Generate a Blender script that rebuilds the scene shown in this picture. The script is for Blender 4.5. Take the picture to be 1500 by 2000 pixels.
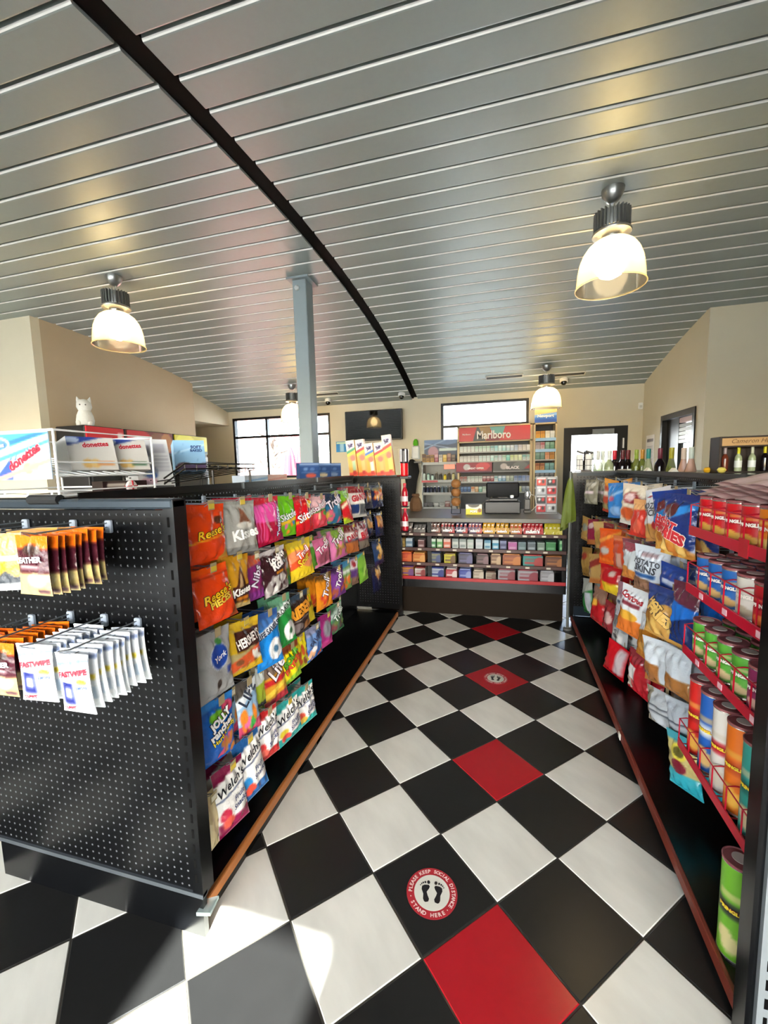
import bpy, bmesh, math, random
import numpy as np
from mathutils import Vector, Matrix
S = bpy.context.scene
for o in list(bpy.data.objects):
    bpy.data.objects.remove(o)
COL = S.collection
PI = math.pi
R = math.radians

# ------------------------------------------------------------------ camera, light, exposure
F_PX, YAW, PITCH, ROLL = 803.8, .2645, .1041, -.0240
CAM = Vector((-.0135, -1.2862, 1.457))
_f = Vector((-math.sin(YAW) * math.cos(PITCH), math.cos(YAW) * math.cos(PITCH), -math.sin(PITCH)))
_r = Vector((math.cos(YAW), math.sin(YAW), 0))
_u = _r.cross(_f)
_r2 = math.cos(ROLL) * _r + math.sin(ROLL) * _u
_u2 = -math.sin(ROLL) * _r + math.cos(ROLL) * _u
cd = bpy.data.cameras.new('camera')
cd.sensor_fit = 'VERTICAL'
cd.sensor_height = 24.0
cd.lens = F_PX / 2000 * 24.0
cd.clip_start = .02
cd.clip_end = 300
cam = bpy.data.objects.new('camera', cd)
COL.objects.link(cam)
cam.matrix_world = Matrix(((_r2.x, _u2.x, -_f.x, CAM.x), (_r2.y, _u2.y, -_f.y, CAM.y), (_r2.z, _u2.z, -_f.z, CAM.z), (0, 0, 0, 1)))
S.camera = cam

S.view_settings.view_transform = 'Standard'
S.view_settings.look = 'None'
S.view_settings.gamma = 1
S.view_settings.use_curve_mapping = False
S.view_settings.exposure = 0.64

SUN_EL, SUN_TRAVEL = R(40), Vector((-.19, .98, 0)).normalized()
w = bpy.data.worlds.new('sky')
S.world = w
w.use_nodes = True
nt = w.node_tree
bg = nt.nodes['Background']
sky = nt.nodes.new('ShaderNodeTexSky')
sky.sky_type = 'NISHITA'
sky.sun_disc = False
sky.sun_elevation = SUN_EL
sky.sun_rotation = math.atan2(-SUN_TRAVEL.x, -SUN_TRAVEL.y)
sky.air_density = 1.0
sky.dust_density = 2.0
sky.ozone_density = .6
hsv = nt.nodes.new('ShaderNodeHueSaturation')
hsv.inputs['Saturation'].default_value = .95
nt.links.new(sky.outputs[0], hsv.inputs['Color'])
nt.links.new(hsv.outputs[0], bg.inputs['Color'])
bg.inputs['Strength'].default_value = 1.7

sd = bpy.data.lights.new('sun', 'SUN')
sd.energy = 62.0
sd.angle = R(.6)
sd.color = (.97, 1, .95)
sun = bpy.data.objects.new('sun', sd)
COL.objects.link(sun)
sun.rotation_euler = (SUN_TRAVEL * math.cos(SUN_EL) + Vector((0, 0, -math.sin(SUN_EL)))).to_track_quat('-Z', 'Y').to_euler()
sun.location = (3, -12, 9)

# ------------------------------------------------------------------ helpers
def lin(c):
    if isinstance(c, str):
        c = c.lstrip('#')
        c = tuple(int(c[i:i + 2], 16) / 255 for i in (0, 2, 4))
    return tuple((x / 12.92 if x <= .04045 else ((x + .055) / 1.055) ** 2.4) for x in c)

MATS = {}
def mat(name, color='888888', rough=.5, metal=0., spec=.5, noise=0., scale=20., bump=0., bscale=60., emit=None, estr=0., alpha=1., trans=0., ior=1.45, stretch=None, coat=0.):
    if name in MATS:
        return MATS[name]
    m = bpy.data.materials.new(name)
    m.use_nodes = True
    n = m.node_tree.nodes
    l = m.node_tree.links
    b = n['Principled BSDF']
    c = lin(color) + (1,)
    b.inputs['Base Color'].default_value = c
    b.inputs['Roughness'].default_value = rough
    b.inputs['Metallic'].default_value = metal
    b.inputs['Specular IOR Level'].default_value = spec
    b.inputs['Alpha'].default_value = alpha
    b.inputs['Transmission Weight'].default_value = trans
    b.inputs['IOR'].default_value = ior
    b.inputs['Coat Weight'].default_value = coat
    if emit:
        b.inputs['Emission Color'].default_value = lin(emit) + (1,)
        b.inputs['Emission Strength'].default_value = estr
    tc = n.new('ShaderNodeTexCoord')
    src = tc.outputs['Object']
    if stretch:
        mp = n.new('ShaderNodeMapping')
        mp.inputs['Scale'].default_value = stretch
        l.new(src, mp.inputs['Vector'])
        src = mp.outputs[0]
    nz = n.new('ShaderNodeTexNoise')
    nz.inputs['Scale'].default_value = scale
    nz.inputs['Detail'].default_value = 4
    l.new(src, nz.inputs['Vector'])
    mx = n.new('ShaderNodeMix')
    mx.data_type = 'RGBA'
    a = max(noise, .03)
    mx.inputs[6].default_value = tuple(min(1, x * (1 + a)) for x in c[:3]) + (1,)
    mx.inputs[7].default_value = tuple(x * (1 - a) for x in c[:3]) + (1,)
    l.new(nz.outputs['Fac'], mx.inputs[0])
    l.new(mx.outputs[2], b.inputs['Base Color'])
    if bump:
        bz = n.new('ShaderNodeTexNoise')
        bz.inputs['Scale'].default_value = bscale
        bz.inputs['Detail'].default_value = 3
        l.new(src, bz.inputs['Vector'])
        bp = n.new('ShaderNodeBump')
        bp.inputs['Strength'].default_value = bump
        bp.inputs['Distance'].default_value = .01
        l.new(bz.outputs['Fac'], bp.inputs['Height'])
        l.new(bp.outputs[0], b.inputs['Normal'])
    MATS[name] = m
    return m

def print_mat(name, rough=.3, metal=0., bump=0., coat=0.):
    """flat print: colour comes from the mesh's own printed-colour attribute"""
    if name in MATS:
        return MATS[name]
    m = mat(name, 'ffffff', rough, metal, coat=coat, bump=bump, bscale=34)
    n = m.node_tree.nodes
    l = m.node_tree.links
    at = n.new('ShaderNodeAttribute')
    at.attribute_name = 'Col'
    l.new(at.outputs['Color'], n['Principled BSDF'].inputs['Base Color'])
    return m
P_FOIL = print_mat('printed_film', .18, 0, .55, .3)
P_CARD = print_mat('printed_card', .42)
P_MAT = print_mat('printed_paper', .6)

def glass_mat(name, tint='ffffff', gloss=.08, rough=.02):
    if name in MATS:
        return MATS[name]
    m = bpy.data.materials.new(name)
    m.use_nodes = True
    n = m.node_tree.nodes
    l = m.node_tree.links
    n.remove(n['Principled BSDF'])
    t = n.new('ShaderNodeBsdfTransparent')
    t.inputs[0].default_value = lin(tint) + (1,)
    g = n.new('ShaderNodeBsdfGlossy')
    g.inputs['Roughness'].default_value = rough
    fr = n.new('ShaderNodeFresnel')
    fr.inputs[0].default_value = 1.45
    mx = n.new('ShaderNodeMixShader')
    l.new(fr.outputs[0], mx.inputs[0])
    l.new(t.outputs[0], mx.inputs[1])
    l.new(g.outputs[0], mx.inputs[2])
    l.new(mx.outputs[0], n['Material Output'].inputs[0])
    MATS[name] = m
    return m

def link(o, parent=None):
    COL.objects.link(o)
    if parent is not None:
        o.parent = parent
    return o

class MB:
    """collects shapes for ONE mesh object"""
    def __init__(s):
        s.v = []
        s.f = []
        s.m = []
    def add(s, vs, fs, m=0):
        k = len(s.v)
        s.v += [tuple(p) for p in vs]
        s.f += [tuple(i + k for i in f) for f in fs]
        s.m += [m] * len(fs)
        return s
    def box(s, x0, x1, y0, y1, z0, z1, m=0, M=None):
        vs = [Vector((x, y, z)) for z in (z0, z1) for y in (y0, y1) for x in (x0, x1)]
        if M is not None:
            vs = [M @ p for p in vs]
        return s.add(vs, [(0, 2, 3, 1), (4, 5, 7, 6), (0, 1, 5, 4), (2, 6, 7, 3), (0, 4, 6, 2), (1, 3, 7, 5)], m)
    def rbox(s, x0, x1, y0, y1, z0, z1, c=.004, m=0, M=None):
        """box with chamfered edges"""
        cx, cy, cz = (x0 + x1) / 2, (y0 + y1) / 2, (z0 + z1) / 2
        hx, hy, hz = (x1 - x0) / 2, (y1 - y0) / 2, (z1 - z0) / 2
        c = min(c, hx * .45, hy * .45, hz * .45)
        bm = bmesh.new()
        pts = []
        for sx in (-1, 1):
            for sy in (-1, 1):
                for sz in (-1, 1):
                    for k in range(3):
                        p = [sx * (hx - c), sy * (hy - c), sz * (hz - c)]
                        p[k] += (sx, sy, sz)[k] * c
                        pts.append(bm.verts.new((cx + p[0], cy + p[1], cz + p[2])))
        r = bmesh.ops.convex_hull(bm, input=pts)
        bm.verts.index_update()
        vs = [v.co.copy() for v in bm.verts]
        fs = [tuple(v.index for v in f.verts) for f in bm.faces]
        bm.free()
        if M is not None:
            vs = [M @ p for p in vs]
        return s.add(vs, fs, m)
    def tube(s, path, r, seg=6, m=0, closed=False, caps=True):
        P = [Vector(p) for p in path]
        n = len(P)
        rs = r if isinstance(r, (list, tuple)) else [r] * n
        rings = []
        prev = None
        for i in range(n):
            if closed:
                t = (P[(i + 1) % n] - P[i - 1])
            else:
                t = P[min(i + 1, n - 1)] - P[max(i - 1, 0)]
            t = t.normalized() if t.length > 1e-9 else Vector((0, 0, 1))
            if prev is None:
                a = Vector((0, 0, 1)) if abs(t.z) < .9 else Vector((1, 0, 0))
                u = t.cross(a).normalized()
            else:
                u = (prev - t * prev.dot(t)).normalized()
            prev = u
            v = t.cross(u)
            rings.append([P[i] + (u * math.cos(2 * PI * k / seg) + v * math.sin(2 * PI * k / seg)) * rs[i] for k in range(seg)])
        vs = [p for q in rings for p in q]
        fs = []
        for i in range(n if closed else n - 1):
            j = (i + 1) % n
            for k in range(seg):
                fs.append((i * seg + k, i * seg + (k + 1) % seg, j * seg + (k + 1) % seg, j * seg + k))
        if caps and not closed:
            fs.append(tuple(range(seg))[::-1])
            fs.append(tuple((n - 1) * seg + k for k in range(seg)))
        return s.add(vs, fs, m)
    def lathe(s, prof, seg=24, c=(0, 0, 0), m=0, caps=True, M=None):
        vs = []
        for r_, z in prof:
            for k in range(seg):
                a = 2 * PI * k / seg
                vs.append(Vector((c[0] + r_ * math.cos(a), c[1] + r_ * math.sin(a), c[2] + z)))
        if M is not None:
            vs = [M @ p for p in vs]
        fs = []
        n = len(prof)
        for i in range(n - 1):
            for k in range(seg):
                fs.append((i * seg + k, i * seg + (k + 1) % seg, (i + 1) * seg + (k + 1) % seg, (i + 1) * seg + k))
        if caps:
            fs.append(tuple(range(seg))[::-1])
            fs.append(tuple((n - 1) * seg + k for k in range(seg)))
        return s.add(vs, fs, m)
    def prism(s, poly, a, b, axis='y', m=0):
        """poly of 2D points extruded along an axis: axis y -> (x,z), x -> (y,z), z -> (x,y)"""
        n = len(poly)
        def pt(p, t):
            return {'y': (p[0], t, p[1]), 'x': (t, p[0], p[1]), 'z': (p[0], p[1], t)}[axis]
        vs = [pt(p, a) for p in poly] + [pt(p, b) for p in poly]
        fs = [tuple(range(n))[::-1], tuple(range(n, 2 * n))]
        for i in range(n):
            j = (i + 1) % n
            fs.append((i, j, n + j, n + i))
        return s.add(vs, fs, m)
    def mesh(s, name, mats, smooth=False):
        me = bpy.data.meshes.new(name)
        me.from_pydata(s.v, [], s.f)
        for x in (mats if isinstance(mats, (list, tuple)) else [mats]):
            me.materials.append(x)
        if any(s.m):
            me.polygons.foreach_set('material_index', s.m)
        bm = bmesh.new()
        bm.from_mesh(me)
        bmesh.ops.recalc_face_normals(bm, faces=bm.faces)
        bm.to_mesh(me)
        bm.free()
        if smooth:
            me.polygons.foreach_set('use_smooth', [True] * len(me.polygons))
            try:
                me.set_sharp_from_angle(angle=R(38))
            except Exception:
                pass
        me.update()
        return me
    def build(s, name, mats, parent=None, smooth=False):
        return link(bpy.data.objects.new(name, s.mesh(name, mats, smooth)), parent)

def tag(o, label=None, cat=None, group=None, kind=None):
    if label: o['label'] = label
    if cat: o['category'] = cat
    if group: o['group'] = group
    if kind: o['kind'] = kind
    return o
def thing(name, label, cat, loc=(0, 0, 0), rz=0., group=None):
    o = bpy.data.objects.new(name, None)
    o.empty_display_size = .05
    COL.objects.link(o)
    o.location = loc
    o.rotation_euler = (0, 0, rz)
    return tag(o, label, cat, group)
def copy_tree(o, parent=None, skip=()):
    c = o.copy()
    COL.objects.link(c)
    c.parent = parent
    for ch in list(o.children):
        if ch.name.split('.')[0] not in skip:
            copy_tree(ch, c, skip)
    return c
def inst(name, me, parent=None, loc=None, rz=None):
    o = link(bpy.data.objects.new(name, me), parent)
    if loc is not None: o.location = loc
    if rz is not None: o.rotation_euler = (0, 0, rz)
    return o
ORD = ['first', 'second', 'third', 'fourth', 'fifth', 'sixth', 'seventh', 'eighth', 'ninth', 'tenth', 'eleventh', 'twelfth', 'thirteenth', 'fourteenth', 'fifteenth', 'sixteenth', 'seventeenth', 'eighteenth', 'nineteenth', 'twentieth', 'twenty-first', 'twenty-second', 'twenty-third', 'twenty-fourth', 'twenty-fifth']

# ---- lettering: outlines of the built-in font turned into a mesh
TXT = {}
def text_mesh(s, bold=0., shear=0.):
    k = (s, bold, shear)
    if k in TXT:
        return TXT[k]
    cu = bpy.data.curves.new('lettering', 'FONT')
    cu.body = s
    cu.size = 1
    cu.offset = bold
    cu.shear = shear
    cu.resolution_u = 2
    cu.align_x = 'CENTER'
    ob = bpy.data.objects.new('lettering_tmp', cu)
    COL.objects.link(ob)
    dg = bpy.context.evaluated_depsgraph_get()
    me = bpy.data.meshes.new_from_object(ob.evaluated_get(dg))
    V = np.empty(len(me.vertices) * 3, 'f')
    me.vertices.foreach_get('co', V)
    V = V.reshape(-1, 3)[:, :2]
    Fc = [tuple(p.vertices) for p in me.polygons]
    bpy.data.objects.remove(ob)
    bpy.data.meshes.remove(me)
    lo, hi = V.min(0), V.max(0)
    V = V - (lo + hi) / 2
    TXT[k] = (V, Fc, hi - lo)
    return TXT[k]
def ink(c):
    return mat('ink_' + c, c, .4)
def text_on(parent, s, width, color, at=(0, 0), rot=0., depth=None, bold=.02, shear=0., eps=.0022, outline=None, height=None, vertical=None, name='lettering'):
    """lettering laid on the local XZ face that looks to -Y; depth(x,z) gives the surface's y"""
    V, Fc, sz = text_mesh(s, bold, shear)
    sc = width / sz[0]
    sy = sc if height is None else height / sz[1]
    layers = []
    if outline:
        V2, F2, s2 = text_mesh(s, bold + .045, shear)
        layers.append((V2, F2, outline, eps * .6))
    layers.append((V, Fc, color, eps * 1.4))
    ca, sa = math.cos(R(rot)), math.sin(R(rot))
    out = None
    mb = MB()
    mats = []
    for i, (vv, ff, col, e) in enumerate(layers):
        pts = []
        for x, y in vv:
            x, y = x * sc, y * sy
            X = at[0] + x * ca - y * sa
            Z = at[1] + x * sa + y * ca
            Y = (depth(X, Z) if depth else 0) - e
            pts.append((X, Y, Z))
        mb.add(pts, ff, i)
        mats.append(ink(col))
    me = bpy.data.meshes.new(name)
    me.from_pydata(mb.v, [], mb.f)
    for x in mats:
        me.materials.append(x)
    me.polygons.foreach_set('material_index', mb.m)
    me.update()
    return link(bpy.data.objects.new(name, me), parent)

# ---- printed designs: colour painted on a fine grid
def C3(c):
    c = c.lstrip('#')
    return np.array([int(c[i:i + 2], 16) / 255 for i in (0, 2, 4)])
def paint(U, V, base, ops):
    """smooth-edged print: average of nine samples inside each grid cell"""
    du = (U.max() - U.min()) / max(1, U.shape[1] - 1)
    dv = (V.max() - V.min()) / max(1, V.shape[0] - 1)
    return sum(paint1(U + a * du, V + b * dv, base, ops) for a in (-.33, 0, .33) for b in (-.33, 0, .33)) / 9
def paint1(U, V, base, ops):
    """U,V in 0..1 (V up). ops draw flat print on top of the base colour"""
    out = np.empty(U.shape + (3,))
    out[:] = C3(base)
    for op in ops:
        k = op[0]
        if k == 'r':      # rectangle
            _, u0, v0, u1, v1, c = op
            msk = (U >= u0) & (U <= u1) & (V >= v0) & (V <= v1)
        elif k == 'e':    # ellipse
            _, cu, cv, ru, rv, c = op
            msk = ((U - cu) / ru) ** 2 + ((V - cv) / rv) ** 2 <= 1
        elif k == 'd':    # diagonal band v = v0 + s*u
            _, v0, sl, hw, c = op
            msk = np.abs(V - v0 - sl * U) <= hw
        elif k == 'a':    # everything above the wavy line
            _, v0, sl, am, fr, c = op
            msk = V > v0 + sl * U + am * np.sin(fr * U * 2 * PI)
        elif k == 'b':
            _, v0, sl, am, fr, c = op
            msk = V < v0 + sl * U + am * np.sin(fr * U * 2 * PI)
        elif k == 't':    # triangle
            _, pts, c = op
            msk = np.ones(U.shape, bool)
            for i in range(3):
                (x0, y0), (x1, y1) = pts[i], pts[(i + 1) % 3]
                msk &= ((x1 - x0) * (V - y0) - (y1 - y0) * (U - x0)) >= 0
        elif k == 's':    # scattered printed sweets
            _, n, cols, u0, v0, u1, v1, r_, seed = op
            rg = random.Random(seed)
            for i in range(n):
                cu, cv = rg.uniform(u0, u1), rg.uniform(v0, v1)
                an = rg.uniform(0, PI)
                q = rg.uniform(.6, 1.4)
                du, dv = U - cu, (V - cv)
                a_ = du * math.cos(an) + dv * math.sin(an)
                b_ = -du * math.sin(an) + dv * math.cos(an)
                mk = (a_ / (r_ * q)) ** 2 + (b_ / (r_ * .65)) ** 2 <= 1
                out[mk] = C3(rg.choice(cols))
            continue
        elif k == 'v':    # vertical stripes
            _, n, u0, v0, u1, v1, c, duty = op
            t = (U - u0) / (u1 - u0) * n
            msk = (U >= u0) & (U <= u1) & (V >= v0) & (V <= v1) & ((t % 1) < duty)
        elif k == 'h':    # lines of small print
            _, n, u0, v0, u1, v1, c, duty = op
            t = (V - v0) / (v1 - v0) * n
            msk = (U >= u0) & (U <= u1) & (V >= v0) & (V <= v1) & ((t % 1) < duty)
        out[msk] = C3(op[-2] if k in 'vh' else c)
    return out
def to_lin(a):
    return np.where(a <= .04045, a / 12.92, ((a + .055) / 1.055) ** 2.4)
def set_col(me, rgb):
    at = me.color_attributes.new('Col', 'FLOAT_COLOR', 'POINT')
    n = len(me.vertices)
    d = np.ones((n, 4), 'f')
    d[:, :3] = to_lin(np.asarray(rgb).reshape(-1, 3))
    at.data.foreach_set('color', d.ravel())

def bag_depth(w_, h_, d_, seed, head=.13):
    rg = random.Random(seed)
    ks = [(rg.uniform(2, 5), rg.uniform(-4, 4), rg.uniform(0, 6)) for i in range(4)]
    def B(u, v):
        vv = np.clip((v - .05) / (1 - head - .05), 0, 1)
        e = np.clip(np.sin(PI * np.clip(u, 0, 1)), 0, 1) ** .55 * np.clip(np.sin(PI * vv ** .85), 0, 1) ** .45
        return e
    def D(u, v):
        e = B(u, v)
        wr = sum(np.sin(a * u * 2 * PI * .7 + b * v * PI + c) for a, b, c in ks) / 4
        fold = np.sin(u * ks[0][0] * 9 + ks[0][2]) * (np.exp(-((1 - head - v) / .13) ** 2) + np.exp(-((v - .04) / .11) ** 2))
        fold += .6 * np.sin(v * ks[1][0] * 7 + ks[1][2]) * (np.exp(-((u - .03) / .1) ** 2) + np.exp(-((u - .97) / .1) ** 2))
        dent = np.exp(-((u - .5 - .3 * np.sin(seed)) / .16) ** 2 - ((v - .35 - .2 * np.cos(seed * 2.3)) / .2) ** 2)
        return (d_ / 2) * e * (1 + .2 * wr - .3 * dent) + .1 * d_ * fold * np.clip(e * 3, .15, 1) + .0012 * np.sin(v * 90) * (v > 1 - head * .5)
    return D
BAGM = {}
def bag_mesh(key, w_, h_, d_, base, ops, seed=1, cell=.006, head=.13, material=None):
    """a hanging film bag, top centre at the origin, print on the face that looks to -Y"""
    if key in BAGM:
        return BAGM[key]
    nu, nv = max(6, int(w_ / cell)), max(8, int(h_ / cell))
    u = np.linspace(0, 1, nu + 1)
    v = np.linspace(0, 1, nv + 1)
    U, V = np.meshgrid(u, v)
    D = bag_depth(w_, h_, d_, seed, head)
    pinch = 1 - .09 * np.sin(PI * V) ** .7
    Xf = (U - .5) * w_ * pinch
    Zf = -h_ * (1 - V)
    lean = .012 * np.sin(seed * 1.7) * (1 - V)
    Yf = -np.maximum(D(U, V), .0013)
    n = (nu + 1) * (nv + 1)
    col = paint(U, V, base, ops)
    vs = np.stack([Xf + lean, Yf, Zf], -1).reshape(-1, 3)
    nb, mb_ = 6, 8
    u2 = np.linspace(0, 1, nb + 1)
    v2 = np.linspace(0, 1, mb_ + 1)
    U2, V2 = np.meshgrid(u2, v2)
    vb = np.stack([(U2 - .5) * w_ * (1 - .09 * np.sin(PI * V2) ** .7) + .012 * np.sin(seed * 1.7) * (1 - V2), np.maximum(D(U2, V2), 0) * .85 + .0006, -h_ * (1 - V2)], -1).reshape(-1, 3)
    cb = np.empty((len(vb), 3))
    cb[:] = C3(base)
    fs = []
    for j in range(nv):
        for i in range(nu):
            a = j * (nu + 1) + i
            fs.append((a, a + 1, a + nu + 2, a + nu + 1))
    for j in range(mb_):
        for i in range(nb):
            a = n + j * (nb + 1) + i
            fs.append((a, a + nb + 1, a + nb + 2, a + 1))
    me = bpy.data.meshes.new(key)
    me.from_pydata(np.concatenate([vs, vb]).tolist(), [], fs)
    me.materials.append(material or P_FOIL)
    set_col(me, np.concatenate([col.reshape(-1, 3), cb]))
    me.polygons.foreach_set('use_smooth', [True] * len(fs))
    me.update()
    fn = lambda X, Z: -max(.0013, float(D(np.float64(min(1, max(0, X / w_ + .5))), np.float64(min(1, max(0, 1 + Z / h_)))))) - .0006
    BAGM[key] = (me, fn)
    return BAGM[key]

def card_mesh(key, w_, h_, base, ops, cell=.006, d_=0., top=None, side=None, material=None, origin='bottom'):
    """a printed card or carton: front at y=0 looks to -Y, body d_ deep behind it"""
    k = ('card', key)
    if k in BAGM:
        return BAGM[k]
    nu, nv = max(2, int(w_ / cell)), max(2, int(h_ / cell))
    U, V = np.meshgrid(np.linspace(0, 1, nu + 1), np.linspace(0, 1, nv + 1))
    z0 = {'bottom': 0, 'centre': -h_ / 2, 'top': -h_}[origin]
    vs = np.stack([(U - .5) * w_, 0 * U, z0 + V * h_], -1).reshape(-1, 3).tolist()
    col = paint(U, V, base, ops).reshape(-1, 3)
    fs = []
    for j in range(nv):
        for i in range(nu):
            a = j * (nu + 1) + i
            fs.append((a, a + 1, a + nu + 2, a + nu + 1))
    d_ = max(d_, .0015)
    x, a, b = w_ / 2, z0, z0 + h_
    ext = []
    ec = []
    def q(p, c):
        k0 = len(vs) + len(ext)
        ext.extend(p)
        ec.extend([C3(c)] * 4)
        fs.append((k0, k0 + 1, k0 + 2, k0 + 3))
    sc = side or base
    q([(-x, 0, b), (x, 0, b), (x, d_, b), (-x, d_, b)], top or base)
    q([(-x, 0, a), (-x, d_, a), (x, d_, a), (x, 0, a)], sc)
    q([(x, 0, a), (x, d_, a), (x, d_, b), (x, 0, b)], sc)
    q([(-x, 0, a), (-x, 0, b), (-x, d_, b), (-x, d_, a)], sc)
    q([(x, d_, a), (-x, d_, a), (-x, d_, b), (x, d_, b)], sc)
    me = bpy.data.meshes.new(key)
    me.from_pydata(vs + ext, [], fs)
    me.materials.append(material or P_CARD)
    set_col(me, np.concatenate([col, np.array(ec)]))
    me.update()
    BAGM[k] = me
    return me
# ------------------------------------------------------------------ the room
YC, ZC, RC, PANEL = 2.112, -11.6315, 14.9024, .2032
def ceil_z(y):
    return ZC + math.sqrt(RC * RC - (y - YC) ** 2)
Y_FRONT, Y_BACK = -2.8, 6.2
X_L, X_R = -7.2, 5.0
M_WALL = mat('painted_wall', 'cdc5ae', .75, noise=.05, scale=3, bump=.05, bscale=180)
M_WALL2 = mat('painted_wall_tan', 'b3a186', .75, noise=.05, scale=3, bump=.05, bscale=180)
M_FRAME = mat('black_frame_metal', '17181a', .35, .3)
M_GLASS = glass_mat('window_glass')
def struct(o, label=None):
    o['kind'] = 'structure'
    if label: o['label'] = label
    return o

# floor: dark grout bed with single diamond-laid tiles
M_GROUT = mat('grout', '4a463f', .8, noise=.2, scale=80)
M_TW = mat('tile_cream', 'd3d2c9', .22, noise=.24, scale=9, bump=.05, bscale=30, stretch=(1, .35, 1))
M_TB = mat('tile_black', '1d1d1d', .28, 0, .4, noise=.12, scale=14, bump=.03, bscale=50)
M_TR = mat('tile_red', 'a5131f', .22, noise=.08, scale=14, bump=.03, bscale=50)
floor = struct(MB().box(X_L, X_R, Y_FRONT - .2, 6.4, -.15, -.003).build('floor', M_GROUT))
DG = .3048 * math.sqrt(2) + .004
TS = (DG / math.sqrt(2) - .005) / 2
def tile_mesh(m):
    c, t = .0022, .0022
    mb = MB()
    vs = []
    for z, s_ in ((-.0029, TS), (-t + .0002, TS), (0.0, TS - c)):
        vs += [(-s_, -s_, z), (s_, -s_, z), (s_, s_, z), (-s_, s_, z)]
    fs = [(8, 9, 10, 11)]
    for k in (0, 4):
        for i in range(4):
            j = (i + 1) % 4
            fs.append((k + i, k + j, k + 4 + j, k + 4 + i))
    mb.add(vs, fs)
    return mb.mesh('tile', m)
TILE = {k: tile_mesh(m) for k, m in (('w', M_TW), ('b', M_TB), ('r', M_TR))}
rest = MB()
c45 = math.cos(R(45))
for a in range(-33, 24):
    for b in range(-13, 29):
        if (a + b) % 2 == 0:
            continue
        x, y = a * DG / 2, b * DG / 2
        k = 'b' if a % 2 else ('r' if (a == 0 and b % 4 == 3) else 'w')
        if -3.3 < x < 1.25 and -1.75 < y < 2.85:
            inst('tile', TILE[k], floor, (x, y, 0), R(45))
        elif X_L + .25 < x < X_R - .25 and Y_FRONT + .25 < y < 6.0:
            m_ = 'wbr'.index(k)
            vs = []
            for z, s_ in ((-.0029, TS), (0.0, TS - .002)):
                vs += [(x + (p * c45 - q * c45) * s_, y + (p * c45 + q * c45) * s_, z) for p, q in ((-1, -1), (1, -1), (1, 1), (-1, 1))]
            rest.add(vs, [(4, 5, 6, 7), (0, 1, 5, 4), (1, 2, 6, 5), (2, 3, 7, 6), (3, 0, 4, 7)], m_)
o = rest.build('far_tiles', [M_TW, M_TB, M_TR], floor)
o['kind'] = 'stuff'

# ceiling: curved, of narrow metal pans on both sides of a black channel
M_PAN = mat('ceiling_pan', '98a2a0', .42, .25, noise=.04, scale=30, bump=.015, bscale=300)
M_DARK = mat('ceiling_void', '040404', .9, spec=.1)
def arc_strip(mb, x0, x1, dz, y0, y1, n=40, thick=.02, m=0):
    ys = [y0 + (y1 - y0) * i / n for i in range(n + 1)]
    vs = []
    for y in ys:
        z = ceil_z(y) + dz
        vs += [(x0, y, z), (x1, y, z), (x1, y, z + thick), (x0, y, z + thick)]
    fs = [(0, 1, 2, 3), tuple(4 * n + i for i in (3, 2, 1, 0))]
    for i in range(n):
        for k in range(4):
            j = (k + 1) % 4
            fs.append((4 * i + k, 4 * i + 4 + k, 4 * i + 4 + j, 4 * i + j))
    mb.add(vs, fs, m)
mb = MB()
arc_strip(mb, X_L, X_R, .034, Y_FRONT, 6.4, thick=.05)
ceiling = struct(mb.build('ceiling', M_DARK))
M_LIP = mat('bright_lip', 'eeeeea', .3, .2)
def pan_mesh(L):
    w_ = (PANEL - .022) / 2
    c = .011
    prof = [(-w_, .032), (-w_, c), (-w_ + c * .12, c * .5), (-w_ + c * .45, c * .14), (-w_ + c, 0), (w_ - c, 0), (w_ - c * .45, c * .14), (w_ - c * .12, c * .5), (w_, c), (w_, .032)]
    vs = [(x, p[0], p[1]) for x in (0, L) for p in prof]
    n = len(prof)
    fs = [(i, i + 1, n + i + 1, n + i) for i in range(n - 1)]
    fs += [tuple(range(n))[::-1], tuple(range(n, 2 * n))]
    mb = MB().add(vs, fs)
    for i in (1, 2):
        mb.m[i] = 1          # paler, glossier faces along the near edge
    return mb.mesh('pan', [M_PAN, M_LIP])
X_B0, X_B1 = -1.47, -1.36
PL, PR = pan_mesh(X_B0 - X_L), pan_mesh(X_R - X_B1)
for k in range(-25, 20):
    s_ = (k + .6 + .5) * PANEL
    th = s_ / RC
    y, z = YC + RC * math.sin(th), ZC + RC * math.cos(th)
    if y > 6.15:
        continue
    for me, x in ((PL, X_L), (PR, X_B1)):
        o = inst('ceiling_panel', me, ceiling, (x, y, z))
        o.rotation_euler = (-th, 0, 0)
mb = MB()
arc_strip(mb, X_B0 + .004, X_B1 - .003, .012, Y_FRONT, 6.16, thick=.02)
struct(mb.build('trim_1', mat('channel_black', '050505', .8, spec=.1)), 'black channel strip between the two halves of the ceiling')

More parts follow.
